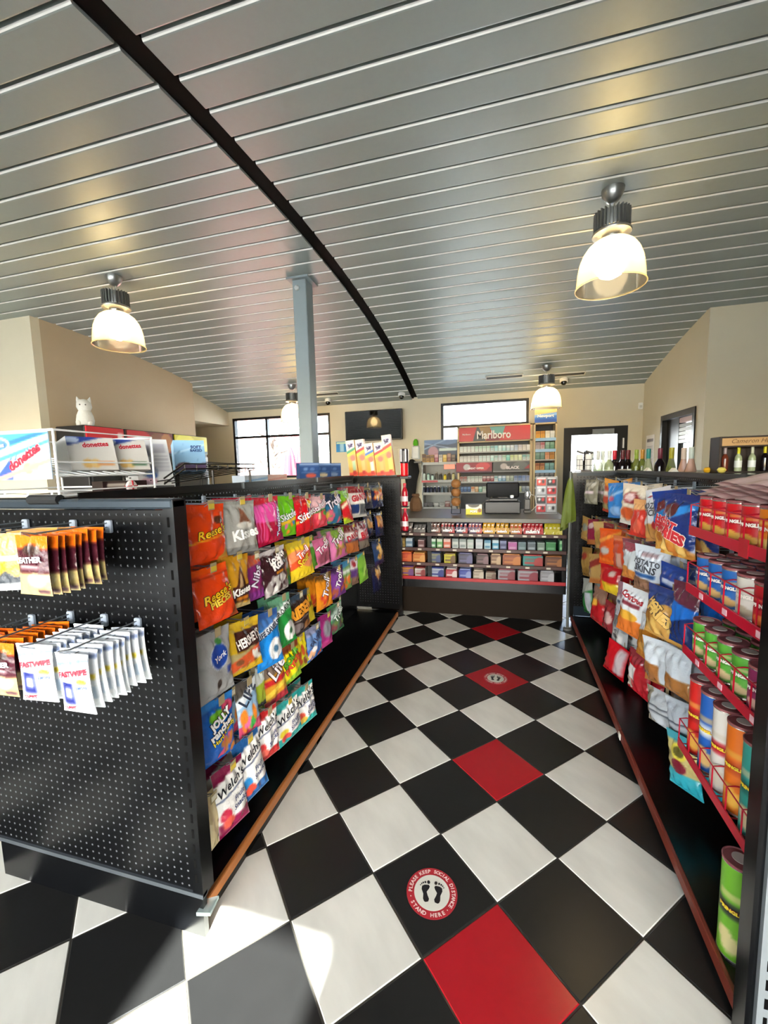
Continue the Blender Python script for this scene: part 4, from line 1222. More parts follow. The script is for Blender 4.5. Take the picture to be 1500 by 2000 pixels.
for z, o_ in ((1.50, 0), (1.478, 0)):
    mb.tube([(x1, y0, z - .06), (x1, y0 + .12, z), (x1, y1, z), (x0, y1, z + .02), (x0, y0, z + .02)], .0035, 6)
for i in range(8):
    y = y0 + .12 + i * .075
    mb.tube([(x1, y, 1.50), (x1, y, 1.47)], .0025, 5)
for i in range(9):
    x = x1 - i * .036
    mb.tube([(x, y0 + .04, 1.42 + .004 * i), (x, y1, 1.47 + .004 * i)], .0025, 5)
for p in ((x1, y0 + .3), (x1, y1 - .05), (x0, y1 - .05), (x0, y0 + .1)):
    mb.tube([(p[0], p[1], 1.392), (p[0], p[1], 1.47)], .006, 6)
mb.build('frame', M_BWIRE, rk2)
M = Matrix.Translation((-1.46, .44, 1.475)) @ Matrix.Rotation(R(48), 4, 'Z') @ Matrix.Rotation(R(-12), 4, 'X')
carton('soft_blue', .14, .15, .1, '8fbce0', [('d', .55, .3, .03, 'b4d8f0'), ('s', 6, ['5a86b4', '6f9ac8'], .1, .2, .9, .9, .03, 4), ('e', .3, .14, .25, .12, '5a4048'), ('b', .14, .1, 0, 1, '4a3a58')], 'light blue bakery box in the black wire rack', M, [('SOFT', .05, '1f3f7a', (.03, .115), 0, dict(bold=.04)), ('BAKED', .055, '1f3f7a', (.03, .098), 0, dict(bold=.04))], side='9cc8ea', top='a8d0ee')
M = Matrix.Translation((-1.42, .02, 1.395)) @ Matrix.Rotation(R(70), 4, 'Z')
carton('choc_tray', .16, .04, .1, '2a1a1c', [('r', .1, .5, .5, .8, 'd8d0c8')], 'small dark brown tray under the wire rack shelf', M)
pp = thing('peppermint_ornament', 'red and white striped mint ornament lying under the wire rack', 'ornament', (-1.34, -.03, 1.415))
MB().lathe([(.001, -.008), (.02, -.006), (.024, 0), (.02, .006), (.001, .008)], 18, M=Matrix.Rotation(R(90), 4, 'Y')).build('disc', mat('mint_white', 'efe6e6', .3), pp)
for k in range(4):
    MB().rbox(-.0095, .0095, -.003, .003, .003, .0215, .001, M=Matrix.Rotation(R(90 * k), 4, 'X')).build('stripe', mat('mint_red', 'b81f34', .3), pp)
MB().rbox(-.012, .02, -.022, .022, -.0195, -.0165, .001).build('stand', mat('mint_red'), pp)
# blue card boxes, then the pouches on the far end
for i, y in enumerate((1.62, 1.85, 2.08)):
    carton('bluebox%d' % i, .17, .125, .06, '2f4f86', [('r', .0, .86, 1, .95, '8fa8d0'), ('e', .3, .62, .12, .1, '6f90c4'), ('e', .62, .6, .12, .1, '5a7cb4'), ('e', .55, .22, .26, .14, ['c85a48', 'd8c8a8', '8fa4c8'][i]), ('r', .08, .4, .9, .44, '7f9cd0')], ORD[i] + ' small blue carton from the column on the gondola top', Matrix.Translation((-1.38, y, 1.393)) @ Matrix.Rotation(R(52), 4, 'Z'), cat='box', cell=.01, side='24406e')
for i, (y, c, nm) in enumerate(((.95, 'c8d4e4', 'white and blue flat carton lying on gondola top'), (1.2, 'e8c4bc', 'pink flat carton lying on gondola top'))):
    carton('flat%d' % i, .2, .045, .1, c, [('d', .2, .4, .1, ['7aa8d8', 'd89a90'][i])], nm, Matrix.Translation((-1.42, y, 1.393)) @ Matrix.Rotation(R(80), 4, 'Z'))
SNK = [('a8c49a', '2f8a5c'), ('d8b46a', 'c02a30'), ('c8dcc8', '2f6fc0'), ('d8a85a', 'b82a34'), ('d8cc5a', 'c8382c')]
for i, (b_, c) in enumerate(SNK):
    x = -1.295 + i * .088
    h_ = [.335, .34, .30, .305, .37][i]
    carton('stick%d' % i, .084, h_, .05, 'e0a050', [('a', .7, .1, 0, 1, 'e8dcc4'), ('e', .55, .85, .34, .09, 'dcd2e4'), ('d', .66, .1, .035, c), ('d', .58, .1, .03, 'd8d03a'), ('r', .1, .12, .4, .5, 'd8a43a'), ('r', .5, .15, .85, .45, b_), ('e', .62, .5, .3, .08, 'e0705a'), ('b', .1, 0, 0, 1, 'd84a2c'), ('r', .45, .04, .8, .14, 'b82a20')],
           ORD[i] + ' tall yellow and red snack stick box from the left on gondola end', Matrix.Translation((x, GY1 - .10 + .012 * (i % 2), 1.398)) @ Matrix.Rotation(R(-6), 4, 'Y'), [('SLIM', .05, '3a2a5c', (.0, h_ * .875), 8, dict(bold=.05)), ('JIM', .04, '3a2a5c', (.0, h_ * .82), 8, dict(bold=.05))], cat='snack box', cell=.008)
dj = thing('red_drink_jar', 'red jar with black and white striped lid beside snack boxes', 'jar', (-.838, GY1 + .03, 1.386))
MB().lathe([(.034, 0), (.037, .01), (.037, .13), (.034, .14)], 20).build('body', mat('jar_red', 'd0101c', .25), dj)
MB().lathe([(.038, .12), (.042, .13), (.041, .235), (.03, .255)], 20).build('cap', mat('jar_black', '1c1822', .35), dj)
for k in range(6):
    MB().box(.0395, .0435, -.007, .007, .135, .25, M=Matrix.Rotation(R(60 * k + 240), 4, 'Z')).build('white_stripe', mat('jar_white', 'e6e4ea', .4), dj)
for i, (z, lab) in enumerate(((1.10, 'red and white soda bottle hanging by gondola far end, upper one'), (.86, 'red and white soda bottle by the gondola far end, lower one'))):
    b = thing('soda_bottle', lab, 'bottle', (-.845, GY1 + .06, z))
    mb = MB().lathe([(.02, .0), (.03, .01), (.03, .05), (.026, .07), (.03, .1), (.028, .14), (.013, .18), (.013, .2)], 16)
    mb.build('body', mat('soda_red', 'b01428', .2), b)
    MB().lathe([(.0305, .045), (.0285, .07), (.0305, .095)], 16, caps=False).build('label', mat('soda_label', 'e6d8dc', .4), b)
    MB().lathe([(.015, .198), (.015, .218)], 12).build('cap', mat('soda_cap', 'c8102a', .4), b)
    MB().rbox(-.06, .035, -.035, .035, -.012, 0, .003).build('ledge', M_BLK, b)

# ------------------------------------------------------------------ chips and snacks on the right gondola
RB = {
 'camo': ('8a8676', [('s', 18, ['c4c2ba', '6a665c', 'a8a394'], .1, .1, .95, .9, .13, 3), ('r', .3, .42, .85, .52, 'd8c8d0')], [], 'grey and olive bag of sunflower kernels'),
 'quak': ('b8442c', [('a', .8, 0, 0, 1, 'e09a3a'), ('r', .1, .52, .9, .66, 'e6dcd2'), ('b', .3, 0, 0, 1, '9a8a5c'), ('b', .12, 0, 0, 1, 'b8301f')], [], 'orange and red snack bag'),
 'blue1': ('2f78c0', [('d', .5, .3, .04, '8fb8e0'), ('e', .6, .2, .3, .14, '7fa8d8'), ('e', .4, .55, .16, .07, 'b0506c')], [], 'bright blue crumpled snack bag'),
 'chee': ('d8ccb8', [('e', .55, .68, .34, .14, '8a2a30'), ('e', .5, .7, .22, .09, 'e6c8c8'), ('e', .5, .3, .36, .16, 'c85a30'), ('b', .12, 0, 0, 1, 'dcdad4')], [], 'beige bag with dark red swirl'),
 'redb': ('c8382c', [('a', .7, .1, 0, 1, 'd8a06a'), ('e', .4, .3, .2, .2, 'e0604a')], [], 'glossy red snack bag'),
 'mozz': ('dadde4', [('r', .15, .84, .9, .88, 'b02a3a'), ('b', .3, .05, .02, 1, 'c08a4c'), ('e', .75, .3, .2, .1, 'a82a30')], [('MOZZA', .5, .66, .72, '3a3c44', -4, dict(bold=.03)), ('STICKS', .48, .53, .66, '3a3c44', -4, dict(bold=.03))], 'pale grey bag of cheese sticks'),
 'fryA': ('c88a3c', [('a', .45, -.25, 0, 1, '1f3a86'), ('e', .45, .72, .24, .13, '6a2a2c'), ('d', .52, .25, .06, '2f7fc8'), ('s', 9, ['d8a04a', 'b8702c', 'e0b868'], .1, .02, .9, .25, .14, 4)], [('HOT', .45, .52, .44, 'c42a34', -20, dict(bold=.06, outline='f0e4e0')), ('FRIES', .5, .36, .7, 'c8323a', -22, dict(bold=.06, outline='f2e8dc'))], 'navy and golden bag of fries, behind its twin'),
 'fryB': ('c8883a', [('a', .42, -.3, 0, 1, '1d3478'), ('d', .55, .3, .07, '2f86d8'), ('e', .35, .74, .22, .12, '5a2628'), ('s', 9, ['d8a04a', 'b8702c', 'e0b868'], .1, .02, .9, .25, .14, 7)], [('HOT', .42, .53, .44, 'c42a34', -20, dict(bold=.06, outline='f0e4e0')), ('FRIES', .48, .36, .72, 'c8323a', -22, dict(bold=.06, outline='f2e8dc'))], 'navy and golden bag of fries, nearest the red rack'),
 'tanA': ('b08a4c', [('e', .5, .6, .3, .15, '8f9488'), ('b', .2, 0, 0, 1, 'c89a5a')], [], 'tan bag of nuts nearest the far end'),
 'mag1': ('8a2040', [('e', .5, .75, .3, .12, 'd8c0c4'), ('b', .2, 0, 0, 1, 'b8703c')], [], 'magenta bag of nuts'),
 'tanB': ('a88444', [('a', .7, 0, .04, 2, 'c8a468'), ('b', .15, 0, 0, 1, 'd0a060')], [], 'tan bag of corn nuts'),
 'blu2': ('7f8ea4', [('a', .7, 0, 0, 1, '8a2030'), ('b', .3, 0, 0, 1, '6a7a94')], [], 'narrow grey blue bag'),
 'orgA': ('d8541c', [('d', .6, .3, .06, 'e8943a'), ('e', .4, .38, .25, .1, 'b8b4b0'), ('d', .15, -.1, .05, 'f07a2c')], [], 'big glossy orange bag'),
 'orgB': ('c8482c', [('r', .3, .05, .7, .5, 'c89888'), ('a', .85, 0, 0, 1, 'd87848')], [], 'orange red bag behind the big orange one'),
 'whiA': ('c8b4b8', [('a', .6, .2, .04, 2, '8a4a58'), ('b', .3, 0, .04, 2, '8a2a34')], [], 'white and maroon bag'),
 'whiB': ('ccd4da', [('a', .75, .1, .03, 2, '9a4a58'), ('b', .35, -.1, .02, 1, 'c8803c')], [], 'white bag with orange lower corner'),
 'pskin': ('c8d0dc', [('b', .3, 0, .02, 1, '7a5a44'), ('r', .1, .34, .75, .42, '2f5a94'), ('r', .25, .78, .75, .86, 'a08a90'), ('e', .6, .14, .3, .1, '94705a')], [('POTATO', .46, .66, .72, '3a3e48', -4, dict(bold=.03)), ('SKINS', .44, .52, .58, '3a3e48', -4, dict(bold=.03))], 'pale blue grey bag of potato skins'),
 'blu3': ('24408e', [('r', .2, .5, .8, .62, 'b8c4dc')], [], 'navy bag beside potato skins'),
 'tanC': ('a88246', [('e', .45, .7, .3, .12, 'a83a2c'), ('b', .3, 0, .03, 2, '8a6a34')], [], 'tan bag with red mark at far end'),
 'tanD': ('b08c54', [('d', .55, .3, .12, '8a2a24'), ('b', .2, 0, 0, 1, 'b8743c')], [], 'tan and dark red bag'),
 'ryel': ('b01c24', [('b', .35, .1, .04, 1, 'd8b828'), ('r', 0, 0, .25, .8, 'd8542c'), ('e', .7, .75, .14, .1, 'b8a49c')], [], 'red and yellow snack bag'),
 'whiC': ('d8dce2', [('a', .6, 0, .05, 3, 'a87a88'), ('r', .3, .42, .6, .5, '3a4a6a')], [], 'white bag with pink top'),
 'combo': ('d8742c', [('a', .55, -.2, .02, 1, 'dfe3e8'), ('r', .15, .62, .85, .7, '8a3a48'), ('e', .5, .42, .34, .1, 'e0a83a')], [('Combos', .5, .8, .8, 'b02a34', -6, dict(bold=.05))], 'white and orange bag of stuffed pretzels'),
 'fryC': ('b88a44', [('a', .62, .1, .03, 2, '2a3c74'), ('s', 12, ['c89a50', 'a87434', 'd8b060'], .1, .05, .9, .55, .13, 9)], [('HOT', .4, .66, .4, 'd8b060', -30, dict(bold=.06, outline='1a1a24')), ('FRIES', .52, .48, .66, 'd8b060', -30, dict(bold=.06, outline='1a1a24'))], 'golden brown bag of fries on the third row'),
 'blu4': ('1f6fd0', [('b', .3, .2, 0, 1, '14306c'), ('a', .7, -.1, 0, 1, '5c2a3c')], [], 'glossy blue bag beside the red rack'),
 'green': ('2f7a3c', [('a', .5, .2, 0, 1, 'b8bcb4'), ('r', .55, 0, .95, .6, 'c8ccd4')], [], 'green and white bag low at far end'),
 'redA': ('a8281f', [('a', .65, 0, .05, 2, '8a6a5a'), ('e', .4, .55, .2, .14, 'd8a03a'), ('b', .4, .2, 0, 1, 'b01c24')], [], 'red and orange bag low on gondola'),
 'redC': ('8a2a30', [('e', .5, .5, .3, .2, 'c8a8a4')], [], 'dark red bag low on gondola'),
 'sil1': ('a8acb0', [('a', .65, 0, .04, 2, '7a7e80'), ('r', .15, .3, .85, .5, 'd0d0ce'), ('e', .45, .4, .2, .04, '3a3c40')], [('Bugles', .5, .4, .5, '3a3a40', -60, {})], 'silver and white bag'),
 'redD': ('c01420', [('r', .6, .1, .95, .9, 'b8a8ac'), ('b', .15, 0, 0, 1, 'a00c18')], [], 'shiny red bag on the lowest row'),
 'redE': ('b01c28', [('a', .75, 0, .05, 2, '8a3038'), ('r', .12, .36, .5, .66, 'e0dcdc'), ('r', .0, .1, .35, .35, 'c8b8ac')], [], 'red and white bag lowest in the middle'),
 'gold1': ('b8782c', [('a', .6, .3, 0, 1, 'c8ccd0'), ('e', .5, .3, .3, .12, 'd09a48')], [], 'golden and white bag'),
 'whiD': ('cdd5dd', [('b', .5, -.1, 0, 1, '9a6434'), ('r', .6, 0, 1, .6, 'b4bcc4')], [], 'white and brown bag'),
 'whiE': ('c4cdd6', [('b', .4, 0, .02, 1, 'a06a34')], [], 'white bag with brown bottom, by red rack'),
 'sil2': ('b4bac0', [('r', .0, .0, .25, 1, '8a826e'), ('d', .4, 0, .02, '4a5058'), ('d', .55, 0, .02, '4a5058')], [], 'silver grey bag low by the red rack'),
 'sil3': ('b0bac4', [('d', .4, 0, .02, '3a4450'), ('b', .2, 0, 0, 1, '6a8a94')], [], 'silver blue bag low by the red rack'),
 'teal': ('2fa8b8', [('a', .35, 0, 0, 1, 'b8a86a'), ('e', .45, .7, .26, .14, 'd8c848'), ('e', .45, .7, .17, .09, '5a5424'), ('e', .45, .45, .25, .12, '7a2030'), ('a', .85, 0, 0, 1, '3f98a8')], [], 'teal and yellow pouch hanging lowest'),
}
RIGHT = [
 (0,'camo',.76,2.42,1.33,.2,.20),(0,'quak',.78,1.93,1.345,.17,.24),(0,'blue1',.74,1.63,1.335,.19,.225),(0,'chee',.76,1.36,1.335,.19,.24),(0,'redb',.76,1.15,1.26,.17,.2),(0,'mozz',.74,.96,1.335,.2,.255),(0,'fryA',.72,.77,1.335,.18,.26),(0,'fryB',.70,.585,1.33,.185,.25),
 (1,'tanA',.76,2.56,1.0,.16,.21),(1,'mag1',.76,2.36,1.01,.15,.205),(1,'tanB',.76,2.14,1.02,.16,.205),(1,'blu2',.78,1.97,1.03,.13,.165),(1,'orgA',.74,1.76,1.02,.2,.24),(1,'orgB',.76,1.58,1.0,.16,.215),(1,'whiA',.76,1.40,1.012,.16,.21),(1,'whiB',.74,1.22,1.015,.17,.2),(1,'pskin',.72,.93,1.055,.2,.23),(1,'blu3',.74,.73,1.01,.14,.17),
 (2,'tanC',.76,2.56,.74,.19,.25),(2,'tanD',.76,2.2,.757,.18,.23),(2,'ryel',.74,1.72,.775,.19,.185),(2,'whiC',.76,1.46,.73,.15,.215),(2,'combo',.74,1.2,.775,.19,.28),(2,'gold1',.76,.99,.675,.17,.23),(2,'fryC',.70,.68,.92,.19,.22),(2,'blu4',.71,.52,.99,.14,.245),
 (3,'green',.76,2.5,.48,.19,.29),(3,'redA',.74,1.95,.55,.18,.26),(3,'redC',.76,1.72,.515,.15,.205),(3,'sil1',.77,1.54,.5,.18,.25),(3,'whiD',.70,.745,.665,.18,.2),(3,'whiE',.71,.57,.70,.14,.19),
 (4,'redD',.75,1.50,.32,.17,.22),(4,'redE',.74,1.08,.45,.18,.24),(4,'sil2',.70,.70,.45,.17,.15),(4,'sil3',.71,.535,.50,.14,.15),(4,'teal',.70,.47,.39,.14,.21)]
for row, key, X, Y, zt, w_, h_ in RIGHT:
    nm = RB[key][3]
    lx = (RGM.inverted() @ Vector((X, Y, 0)))
    L = max(.12, round(.43 - lx.x - .03, 2))
    p = rg_pt(.43, lx.y, zt + .004)
    rowtxt = ROWN[row] + ' row of the snack gondola'
    hook(p, RGA + R(-90), L, 'grey wire peg hook holding the ' + nm, 'peg hooks, ' + rowtxt, None)
    for i in range(2):
        q = rg_pt(lx.x + i * .095, lx.y + i * .01, zt)
        face = (-90 + 22 + rg.uniform(-10, 10) if i == 0 else -90 + rg.uniform(8, 16))
        M = Matrix.Translation(q) @ Matrix.Rotation(RGA + R(face), 4, 'Z') @ Matrix.Rotation(R(rg.uniform(-5, 3)), 4, 'X') @ Matrix.Rotation(R(rg.uniform(-11, 11)), 4, 'Y')
        if i == 0:
            make_bag(key, nm + ', ' + ROWN[row] + ' row', w_, h_, min(.075, .4 * w_), M, True, RB, Y < 1.3, cat='snack bag')
        else:
            make_bag(key, nm + ', second on its hook', w_, h_, min(.075, .4 * w_), M, False, RB, Y < 1.3, cat='snack bag')

# ---- red wire rack with tall and short chip cans
M_RED = mat('rack_red', 'c01030', .35)
rr = thing('red_can_rack', 'red wire can rack clipped to near end of snack gondola', 'rack', RGO, RGA)
LV = [(1.235, 'top'), (1.035, 'second'), (.81, 'third'), (.455, 'lowest')]
ya, yb = .07, .57
for i, (z, nm) in enumerate(LV):
    MB().rbox(.036, .041, ya, yb, z - .028, z + .004, .001).build('front_strip', M_RED, rr)
    mb = MB()
    for x in (.04, .10, .16, .22):
        mb.tube([(x, ya, z - .02), (x, yb, z - .02)], .0025, 5)
    for k in range(7):
        y = ya + k * (yb - ya) / 6
        hgt = .075
        mb.tube([(.04, y, z), (.04, y, z + hgt), (.06, y, z + hgt + .004), (.36, y, z + hgt)], .0022, 5)
        mb.tube([(.04, y, z - .02), (.40, y, z - .015)], .0022, 5)
    mb.tube([(.04, ya, z + .075), (.04, yb, z + .075)], .0022, 5)
    mb.build('wire_basket', M_RED, rr)
    if i in (1, 2):
        for k, y in enumerate((.13, .3, .45)):
            MB().box(.0345, .036, y - .012, y + .012, z - .021, z - .003).build('price_mark', mat('mark_pink', 'e8b8c4', .5), rr)
MB().box(.0335, .036, .20, .245, 1.2, 1.25).build('round_badge', mat('badge_red', 'b81428', .4), rr)
mb = MB()
for y in (ya, yb):
    mb.tube([(.41, y, .40), (.41, y, 1.33)], .004, 6)
mb.build('hanger', M_RED, rr)
LIDM = mat('can_lid', '9a5a5e', .25, alpha=.9)
M_MET = mat('can_rim', 'c9c4c0', .25, .8)
CANM = {}
def can(label, lx, ly, z, h_, r_, base, ops, texts=(), ang=0., lid=True, group=None):
    key = (base, h_, str(ops))
    if key not in CANM:
        seg, nv = 40, 30
        vs, col, fs = [], [], []
        U, V = np.meshgrid(np.arange(seg + 1) / seg, np.linspace(0, 1, nv + 1))
        for j in range(nv + 1):
            for i in range(seg + 1):
                a = 2 * PI * (i / seg) - PI / 2 - PI
                vs.append((r_ * math.cos(a), r_ * math.sin(a), .006 + (h_ - .012) * j / nv))
        c = paint(U, V, base, ops).reshape(-1, 3)
        for j in range(nv):
            for i in range(seg):
                a = j * (seg + 1) + i
                fs.append((a, a + 1, a + seg + 2, a + seg + 1))
        me = bpy.data.meshes.new('can_body')
        me.from_pydata(vs, [], fs)
        me.materials.append(P_CARD)
        set_col(me, c)
        me.polygons.foreach_set('use_smooth', [True] * len(fs))
        me.update()
        rim = [MB().lathe([(r_ * .96, 0), (r_ * 1.03, .001), (r_ * 1.03, .006), (r_, .007)], 28, caps=False).mesh('bottom_rim', M_MET, True), MB().lathe([(r_, h_ - .007), (r_ * 1.03, h_ - .006), (r_ * 1.03, h_), (r_ * .96, h_)], 28, caps=False).mesh('top_rim', M_MET, True)]
        lidm = MB().lathe([(r_ * 1.045, h_ - .003), (r_ * 1.045, h_ + .003), (r_ * .97, h_ + .004), (r_ * .94, h_ + .001), (r_ * .05, h_ + .001)], 28, caps=True).mesh('lid', LIDM, True)
        CANM[key] = (me, rim, lidm)
    me, rim, lidm = CANM[key]
    t = thing('chip_can', label, 'can', rg_pt(lx, ly, z), RGA + ang, group)
    inst('body', me, t)
    inst('bottom_rim', rim[0], t)
    inst('top_rim', rim[1], t)
    if lid:
        o = inst('lid', lidm, t)
        MB().lathe([(r_ * .5, h_ + .0045), (r_ * .5, h_ + .006)], 20).build('lid_badge', mat('lid_badge', 'c2b8b4', .4), o)
    for s_, wd, c_, zz, kw in texts:
        text_on(t, s_, wd, c_, (0, zz), 0, lambda X, Z: -math.sqrt(max(1e-6, r_ * r_ - X * X)), **kw)
    return t
FACE = R(-52)
CAND = lambda base, dark, chip: (base, [('b', .42, 0, 0, 1, base), ('e', .5, .16, .1, .1, chip), ('e', .44, .24, .08, .08, chip), ('r', .32, .46, .68, .6, dark), ('r', .36, .66, .64, .7, chip), ('v', 1, .0, .1, .18, .9, 'd8d4cc', .9)])
def chips(label, lx, ly, z, h_, r_, base, dark, chip, txt=True, ang=None, tall=False, group=None):
    b, ops = CAND(base, dark, chip)
    return can(label, lx, ly, z, h_, r_, b, ops, [('PRINGLES', r_ * 1.5, 'f2d83a' if tall else 'f4f0e8', h_ * .54, dict(bold=.06, outline='8a1420' if tall else None))] if txt else [], FACE if ang is None else ang, group=group)
ys = [.525, .44, .355, .27, .185, .10]
topc = [('c81420', 'a00c18', 'd8a848')] * 4 + [('e0801c', 'c8601c', 'e0c070')] * 2
TN = [['red chip can at far end of top rack level', 'red chip can second on the top rack level', 'red chip can third on the top rack level', 'red chip can fourth on the top rack level', 'orange chip can on the top rack level', 'orange chip can nearest viewer on top rack level'],
      ['blue chip can at far end of second rack level', 'blue chip can second on the second rack level', 'blue chip can third on the second rack level', 'white backed chip can on the second rack level', 'red chip can on the second rack level', 'red chip can nearest viewer on second rack level'],
      ['green chip can at far end of third rack level', 'green chip can second on the third rack level', 'green chip can third on the third rack level', 'green chip can fourth on the third rack level', 'purple chip can on the third rack level', 'purple chip can nearest viewer on third rack level'],
      ['tall red chip can on the lowest rack level', 'tall blue chip can on the lowest rack level', 'tall white and red chip can on lowest rack level', 'tall orange chip can on the lowest rack level', 'tall teal chip can on the lowest rack level', 'tall teal chip can nearest viewer, lowest rack level']]
sec = [('1f62b0', '174a8c', 'd8b070')] * 3 + [('d8d4cc', 'c8c4bc', 'b0a48c')] + [('b81c28', '8f1420', 'e07a3a')] * 2
thi = [('58a838', '3f8a2c', 'd8c090')] * 4 + [('8a2a5c', '6a1c44', 'd8b0a0')] * 2
low = [('c8201c', '9a1414', 'e0a848'), ('1f5cb0', 'd8dce4', 'd8b070'), ('d6d2ca', 'b81c28', 'c8c0b0'), ('e07018', 'c04a14', 'e8b048'), ('2f9a90', '1c6a64', 'd8c8a0'), ('2f9a90', '1c6a64', 'd8c8a0')]
for lv, (tbl, h_, tall) in enumerate(((topc, .122, False), (sec, .125, False), (thi, .125, False), (low, .27, True))):
    for i, y in enumerate(ys):
        chips(TN[lv][i], .088, y, LV[lv][0] - .0175, h_, .0375, *tbl[i], txt=True, tall=tall)
        if lv < 3 and i < 5:
            chips(TN[lv][i].replace('can ', 'can behind its neighbour, ', 1), .172, y, LV[lv][0] - .0175, h_, .0375, *tbl[i], txt=False)
film = MB()
for k in range(6):
    n, m_ = 10, 14
    vs = [(.045 + .012 * k + .24 * a / n, .08 + .47 * b / m_, 1.349 + .008 * k + .05 * a / n + .003 * math.sin(b * 1.3 + k * 2.1) + .002 * math.sin(a * 2 + k)) for a in range(n + 1) for b in range(m_ + 1)]
    film.add(vs, [(a * (m_ + 1) + b, a * (m_ + 1) + b + 1, (a + 1) * (m_ + 1) + b + 1, (a + 1) * (m_ + 1) + b) for a in range(n) for b in range(m_)])
o = film.build('film_sleeve_stack', mat('pink_film', 'e6c2c2', .2, alpha=.9))
o.matrix_world = RGM
tag(o, 'stack of flat pink film sleeves on the top cans', 'packaging', kind='stuff')
chips('bright green chip can standing low behind the near upright', .062, .19, .06, .29, .04, '6fb02c', '2a2c30', 'd8cc90', True, R(-42), True)

# ------------------------------------------------------------------ bottles on the right gondola
MB().box(.475, .90, .05, GL, 1.258, 1.27).build('back_shelf', M_BLK, g2)
MB().box(.10, .90, GL + .021, GL + .26, 1.258, 1.27).build('end_shelf', M_BLK, g2)
def bottle(label, loc, glass, cap, liquid=None, labelc=None, h_=.30, kind='wine'):
    t = thing('wine_bottle', label, 'bottle', loc, 0, 'bottles on the snack gondola')
    s_ = h_ / .30
    prof = [(.030, 0), (.037, .006), (.038, .02), (.038, .16), (.034, .185), (.02, .21), (.0145, .225), (.0138, .29), (.0155, .292), (.0155, .3)]
    if kind == 'bell':
        prof = [(.03, 0), (.042, .008), (.044, .03), (.042, .1), (.032, .15), (.02, .2), (.0145, .235), (.0138, .29), (.0155, .3)]
    MB().lathe([(a * s_, z * s_) for a, z in prof], 18).build('glass', glass, t, True)
    MB().lathe([(.0158 * s_, .222 * s_), (.0166 * s_, .224 * s_), (.0166 * s_, .302 * s_), (.012 * s_, .304 * s_)], 14).build('capsule', mat('cap_' + cap, cap, .35), t, True)
    if labelc:
        MB().lathe([(.0387 * s_, .05 * s_), (.0387 * s_, .135 * s_)], 18, caps=False).build('label', mat('label_' + labelc, labelc, .6), t, True)
    return t
G_D = mat('glass_dark', '120a10', .08, spec=.6)
G_G = mat('glass_green', '6f7a2c', .06, alpha=.75)
G_C = mat('glass_clear', 'b8c49a', .05, alpha=.6)
G_R = mat('glass_rose', 'd8a890', .06, alpha=.75)
BZ = 1.2705
bs = [('dark wine bottle with pale label, farthest left', .79, 2.88, G_D, '26262c', 'c4b8bc'), ('clear bottle with white capsule, left of four', .85, 2.91, G_C, 'd4dcd4', None), ('clear bottle with white capsule, second of four', .892, 2.86, G_C, 'd8dedc', 'b8d0a8'), ('clear bottle with white capsule, third of four', .94, 2.91, G_C, 'd4dcd8', None), ('clear bottle with white capsule, right of four', .98, 2.85, G_C, 'dce2e0', 'c8d4b8'),
      ('dark wine bottle with bright red capsule', 1.03, 2.88, G_D, 'c01c30', None), ('dark wine bottle with maroon capsule and small label', 1.09, 2.86, G_D, '5a1c24', 'b8b0ac'), ('dark wine bottle with maroon capsule and wide white label', 1.14, 2.89, G_D, '6a2028', 'e4e4e4'), ('green wine bottle with lime capsule', 1.20, 2.86, G_G, '8aa03a', None), ('amber wine bottle with gold capsule', 1.25, 2.87, G_G, 'c08a34', None)]
bs += [('dark wine bottle with black capsule behind, ' + q, x, 2.96, G_D, '1c1a20', 'b0a8a8') for x, q in ((.82, 'far left'), (1.01, 'left of the red capsule'), (1.06, 'right of the red capsule'), (1.115, 'between maroon capsules'), (1.165, 'before the lime capsule'))]
for lab, x, y, gl, cp, lb in bs:
    bottle(lab, (x, y, BZ), gl, cp, None, lb)
for lab, x, y, gl, cp, kd, h_ in (('clear white wine bottle with teal capsule', 1.2, 2.56, G_C, '2f8a84', 'bell', .295), ('dark bottle with plum capsule beside serving window', 1.2, 2.31, G_D, '6a2034', 'wine', .29), ('green bottle with yellow capsule in front of serving window', 1.2, 2.10, G_G, 'a8a02c', 'bell', .285), ('rose wine bottle with cream capsule, left one', 1.2, 1.90, G_R, 'd8c4b4', 'bell', .275), ('rose wine bottle with pale capsule, right one', 1.2, 1.79, G_R, 'd4dcd0', 'bell', .275)):
    bottle(lab, (x, y, BZ), gl, cp, None, None, h_, kd)
# white paper tags between bottles
for i, (x, y) in enumerate(((1.11, 2.28), (1.1, 1.78))):
    o = MB().prism([(-.02, 0), (.02, 0), (.0, .025)], -.03, .03, 'y').build('price_card', mat('tag_white'))
    o.location = (x, y, 1.3945)
    tag(o, ['small white tent card in front of the plum capped bottle', 'small white tent card in front of the rose bottles'][i], 'card')
dsp = thing('bottle_display', 'dark wooden display frame with tan script sign at right edge', 'display', (1.25, 1.30, 1.3935))
M_WOOD = mat('dark_wood', '2e2219', .5, noise=.2, scale=12, stretch=(1, 1, .2))
mb = MB()
mb.rbox(-.135, -.123, -.04, .06, 0, .185, .002).rbox(.25, .262, -.04, .06, 0, .185, .002).rbox(-.135, .262, -.04, .06, .18, .188, .002).rbox(-.135, .262, -.04, -.03, .132, .14, .002).rbox(-.135, .262, .05, .06, 0, .18, .002).rbox(-.135, .262, -.04, .06, -.0, .006, .002)
mb.build('frame', M_WOOD, dsp)
sgn = MB().rbox(-.123, .25, -.036, -.03, .14, .18, .001).build('sign_board', mat('tan_board', 'b08a58', .5), dsp)
text_on(sgn, 'Cameron Hughes', .22, '5a3a1c', (.03, .16), 0, lambda X, Z: -.0362, shear=.35, bold=0, eps=.0006)
